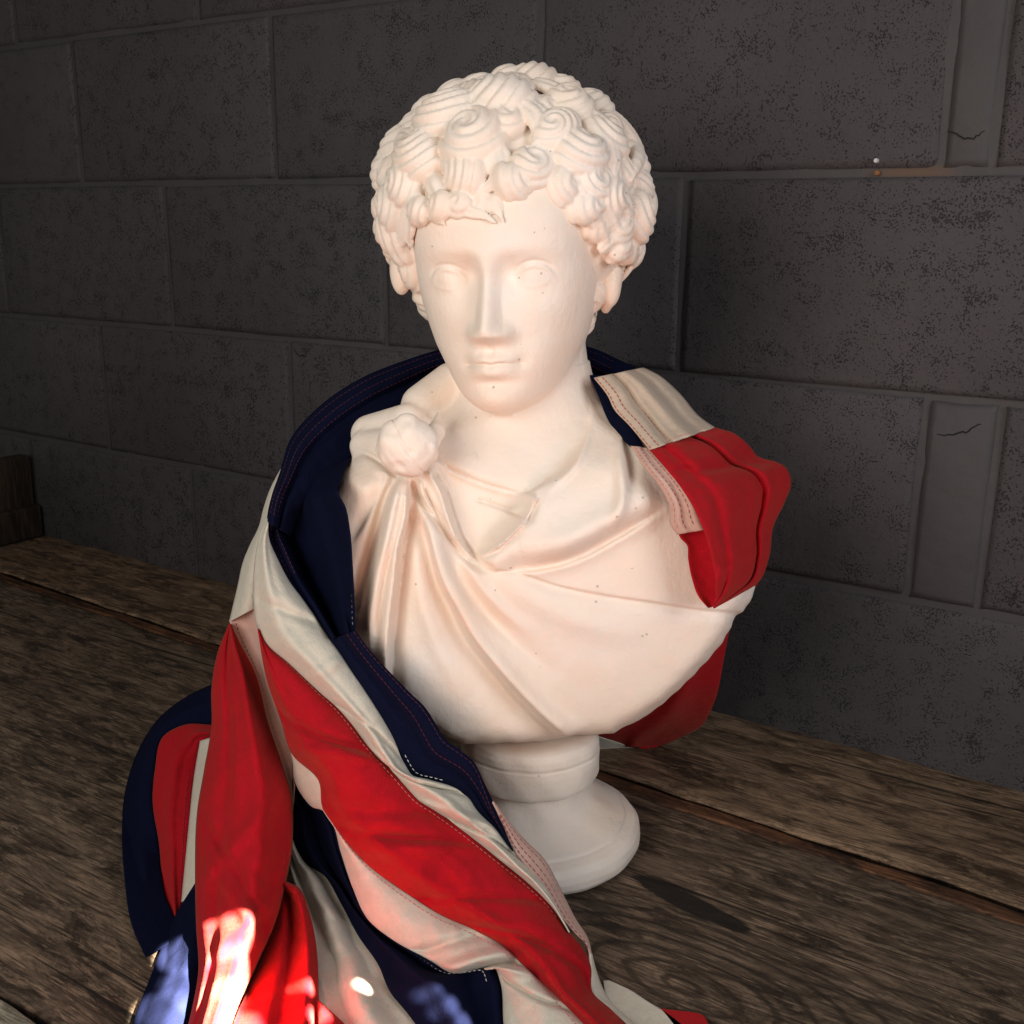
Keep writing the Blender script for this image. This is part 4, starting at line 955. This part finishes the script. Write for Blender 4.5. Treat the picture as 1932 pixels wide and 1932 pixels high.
h = Panel("red_panel", M_RED, [(434, 1176, .022), (414, 1223, .03), (400, 1298, .05), (400, 1368, .065), (387, 1447, .085), (373, 1530, .108), (369, 1650, .148), (371, 1745, .188), (375, 1836, .228), (364, 1900, .262), (345, 1975, .295)],
          [(435, 1178, .03), (446, 1203, .036), (480, 1269, .052), (505, 1364, .08), (533, 1447, .096), (548, 1497, .102), (552, 1567, .118), (546, 1629, .14), (538, 1666, .15), (521, 1732, .178), (480, 1828, .22), (441, 1919, .268), (425, 1975, .29)],
          [.0, .02, .034, .04, .042, .042, .04, .036, .03], folds=((.72, .62, .12, .010), (.35, .2, .08, -.006)), cross=((.50, -.25, .03, .005), (.60, .3, .02, -.005), (.66, .25, .02, .004), (.73, -.2, .03, .006)))
g_ = Panel("red_panel", M_RED, [(528, 1690, .14), (512, 1760, .17), (492, 1815, .20), (462, 1880, .235), (440, 1932, .262), (425, 1985, .285)],
           [(538, 1663, .148), (561, 1674, .152), (582, 1720, .165), (597, 1795, .20), (600, 1860, .232), (600, 1932, .265), (598, 1985, .285)], [.004, .012, .018, .02], folds=((.55, .55, .14, -.014), (.85, .86, .10, .010)))
Panel("red_panel", M_RED, [(601, 1888, .256), (601, 1940, .28), (600, 1985, .295)], [(603, 1890, .256), (655, 1938, .28), (700, 1985, .295)], .004)
# the loop of cloth lying to the left
Kb = [(405, 1368, -.04), (346, 1368, -.05), (308, 1389, -.045), (292, 1455, -.02), (288, 1505, 0), (300, 1588, .04), (313, 1691, .10), (329, 1732, .13), (338, 1770, .15)]
k = Panel("navy_panel", M_NVY, [(410, 1287, -.07), (354, 1314, -.085), (300, 1356, -.085), (263, 1413, -.07), (238, 1488, -.045), (230, 1567, -.015), (234, 1650, .05), (251, 1753, .12), (275, 1806, .16)], Kb, [.01, .014, .014, .01], folds=((.5, .5, .15, .004),), zmin=.004)
l = Panel("red_panel", M_RED, Kb[:-1], [(405, 1398, -.03), (378, 1401, -.025), (373, 1430, -.015), (367, 1463, .0), (358, 1546, .045), (350, 1629, .085), (342, 1712, .125), (335, 1737, .135)], .008, folds=((.5, .5, .12, .005),))
l.stitch(M_STR, [(.25, .86), (.95, .86)], .003, .0014, .0003)
Panel("white_panel", M_WHT, [(378, 1398, -.02), (367, 1463, .005), (358, 1546, .05), (350, 1629, .09), (343, 1702, .125)], [(398, 1392, -.01), (390, 1447, .03), (380, 1530, .065), (378, 1650, .11), (370, 1685, .125)], .004)
Panel("navy_panel", M_NVY, [(368, 1668, .128), (329, 1732, .145), (309, 1778, .165), (280, 1853, .21), (259, 1907, .245), (235, 1980, .29)], [(385, 1650, .13), (380, 1745, .175), (384, 1836, .215), (370, 1900, .25), (350, 1980, .29)], [.0, .012, .016, .02], folds=((.55, .4, .15, -.004),))
Panel("navy_panel", M_NVY, [(402, 1295, -.07), (402, 1370, -.045), (400, 1440, -.01), (396, 1540, .04), (392, 1640, .09)], [(470, 1285, .0), (478, 1370, .03), (490, 1440, .05), (490, 1540, .07), (470, 1650, .11)], -.01)
# hem along the lower right edge
q = Panel("pink_hem", M_PNK, [(929, 1514, .166), (948, 1555, .169), (968, 1602, .173), (992, 1634, .178), (1027, 1673, .187), (1054, 1720, .199), (1080, 1755, .208), (1109, 1788, .215), (1113, 1808, .22)],
          [(930, 1512, .165), (964, 1556, .160), (996, 1591, .158), (1027, 1622, .158), (1047, 1657, .164), (1062, 1688, .17), (1086, 1735, .186), (1109, 1772, .2), (1117, 1808, .213)], .003, wr=.6)
for t in (.2, .5, .82): q.stitch(M_STR, [(.08, t), (.97, t)], .0034, .0014, .00036)
Panel("white_panel", M_WHT, [(1112, 1800, .218), (1112, 1840, .228), (1117, 1872, .24), (1152, 1905, .256), (1190, 1940, .28), (1230, 1985, .3)], [(1116, 1798, .213), (1126, 1837, .22), (1149, 1887, .238), (1176, 1915, .255), (1215, 1945, .275), (1260, 1985, .29)], .003)
Panel("white_panel", M_WHT, [(1138, 1850, .2), (1144, 1885, .22), (1178, 1925, .245), (1240, 1980, .28)], [(1148, 1850, .2), (1191, 1870, .21), (1225, 1892, .225), (1250, 1907, .235), (1281, 1930, .25), (1330, 1975, .28)], .005, folds=((.5, .5, .2, .007),))
Panel("red_panel", M_RED, [(1246, 1903, .2), (1262, 1922, .2), (1290, 1960, .2)], [(1290, 1909, .2), (1326, 1916, .2), (1345, 1960, .2)], .004)
# right shoulder
rb = Panel("red_panel", M_RED, [(1245, 1130, -.05), (1200, 1230, -.07), (1160, 1310, -.10), (1110, 1375, -.15), (1140, 1402, -.19)], [(1430, 1100, -.02), (1379, 1180, -.05), (1366, 1240, -.07), (1347, 1325, -.11), (1324, 1368, -.15), (1282, 1392, -.18), (1226, 1414, -.2)], .01, folds=((.7, .6, .12, .012),), zmin=.004)
Panel("white_panel", M_WHT, [(1095, 1375, -.15), (1100, 1424, -.2)], [(1112, 1384, -.15), (1204, 1413, -.19)], .003)
Panel("navy_panel", M_NVY, [(1112, 708, .0), (1128, 745, .015), (1147, 791, .035), (1166, 820, .05), (1190, 844, .068)], [(1140, 708, .0), (1160, 755, .02), (1180, 790, .045), (1200, 818, .058), (1216, 846, .07)], .002)
a1 = Panel("pink_hem", M_PNK, [(1190, 841, .072), (1213, 877, .095), (1248, 921, .112), (1264, 956, .118), (1266, 991, .118), (1279, 1008, .12)], [(1236, 848, .075), (1275, 889, .10), (1300, 921, .115), (1320, 956, .122), (1332, 985, .124), (1338, 998, .124)], .006, folds=((.2, .25, .06, .003), (.45, .5, .06, -.003), (.7, .75, .06, .003)))
for t in (.14, .36, .62): a1.stitch(M_STR, [(.02, t), (.96, t)], .0032, .0014, .00034)
a2 = Panel("red_panel", M_RED, [(1278, 1000, .12), (1284, 1014, .122), (1297, 1028, .124), (1299, 1054, .126), (1306, 1090, .128), (1318, 1124, .13), (1337, 1147, .132)], [(1335, 988, .124), (1345, 1010, .126), (1356, 1036, .13), (1362, 1083, .132), (1362, 1110, .134), (1350, 1144, .134)], -.006)
a3 = Panel("white_panel", M_SHD, [(1121, 713, .03), (1147, 747, .046), (1159, 772, .054), (1185, 800, .066), (1226, 849, .088)], [(1214, 694, -.025), (1242, 708, -.02), (1280, 741, -.012), (1321, 788, .005), (1348, 807, .022)], .02, folds=((.37, .3, .05, -.010), (.62, .62, .10, .010), (.8, .78, .06, -.008)))
for t in (.03, .15, .34): a3.stitch(M_STR, [(.01, t), (.99, t)], .0034, .0012, .00038)
a3.stitch(M_STP, [(.955, .36), (.955, .97)], .0034, .0012, .00034)
a4 = Panel("red_panel", M_RED, [(1226, 849, .088), (1261, 889, .112), (1286, 921, .126), (1308, 956, .136), (1324, 991, .144), (1340, 1036, .149), (1348, 1083, .149), (1351, 1121, .144), (1346, 1146, .137)],
           [(1348, 807, .022), (1388, 820, .012), (1413, 842, .006), (1429, 861, .002), (1464, 872, -.01), (1480, 880, -.012), (1492, 908, -.012), (1480, 947, 0), (1458, 994, .015), (1451, 1048, .03), (1432, 1096, .055), (1394, 1121, .09), (1347, 1147, .135)], [.012, .022, .022, .02, .012, .004], folds=((.62, .86, .035, -.012), (.70, .92, .05, .006), (.30, .45, .12, .005), (.18, .30, .05, -.004)), cross=((.22, .12, .03, -.004), (.72, -.2, .04, .004)), wr=2.0)
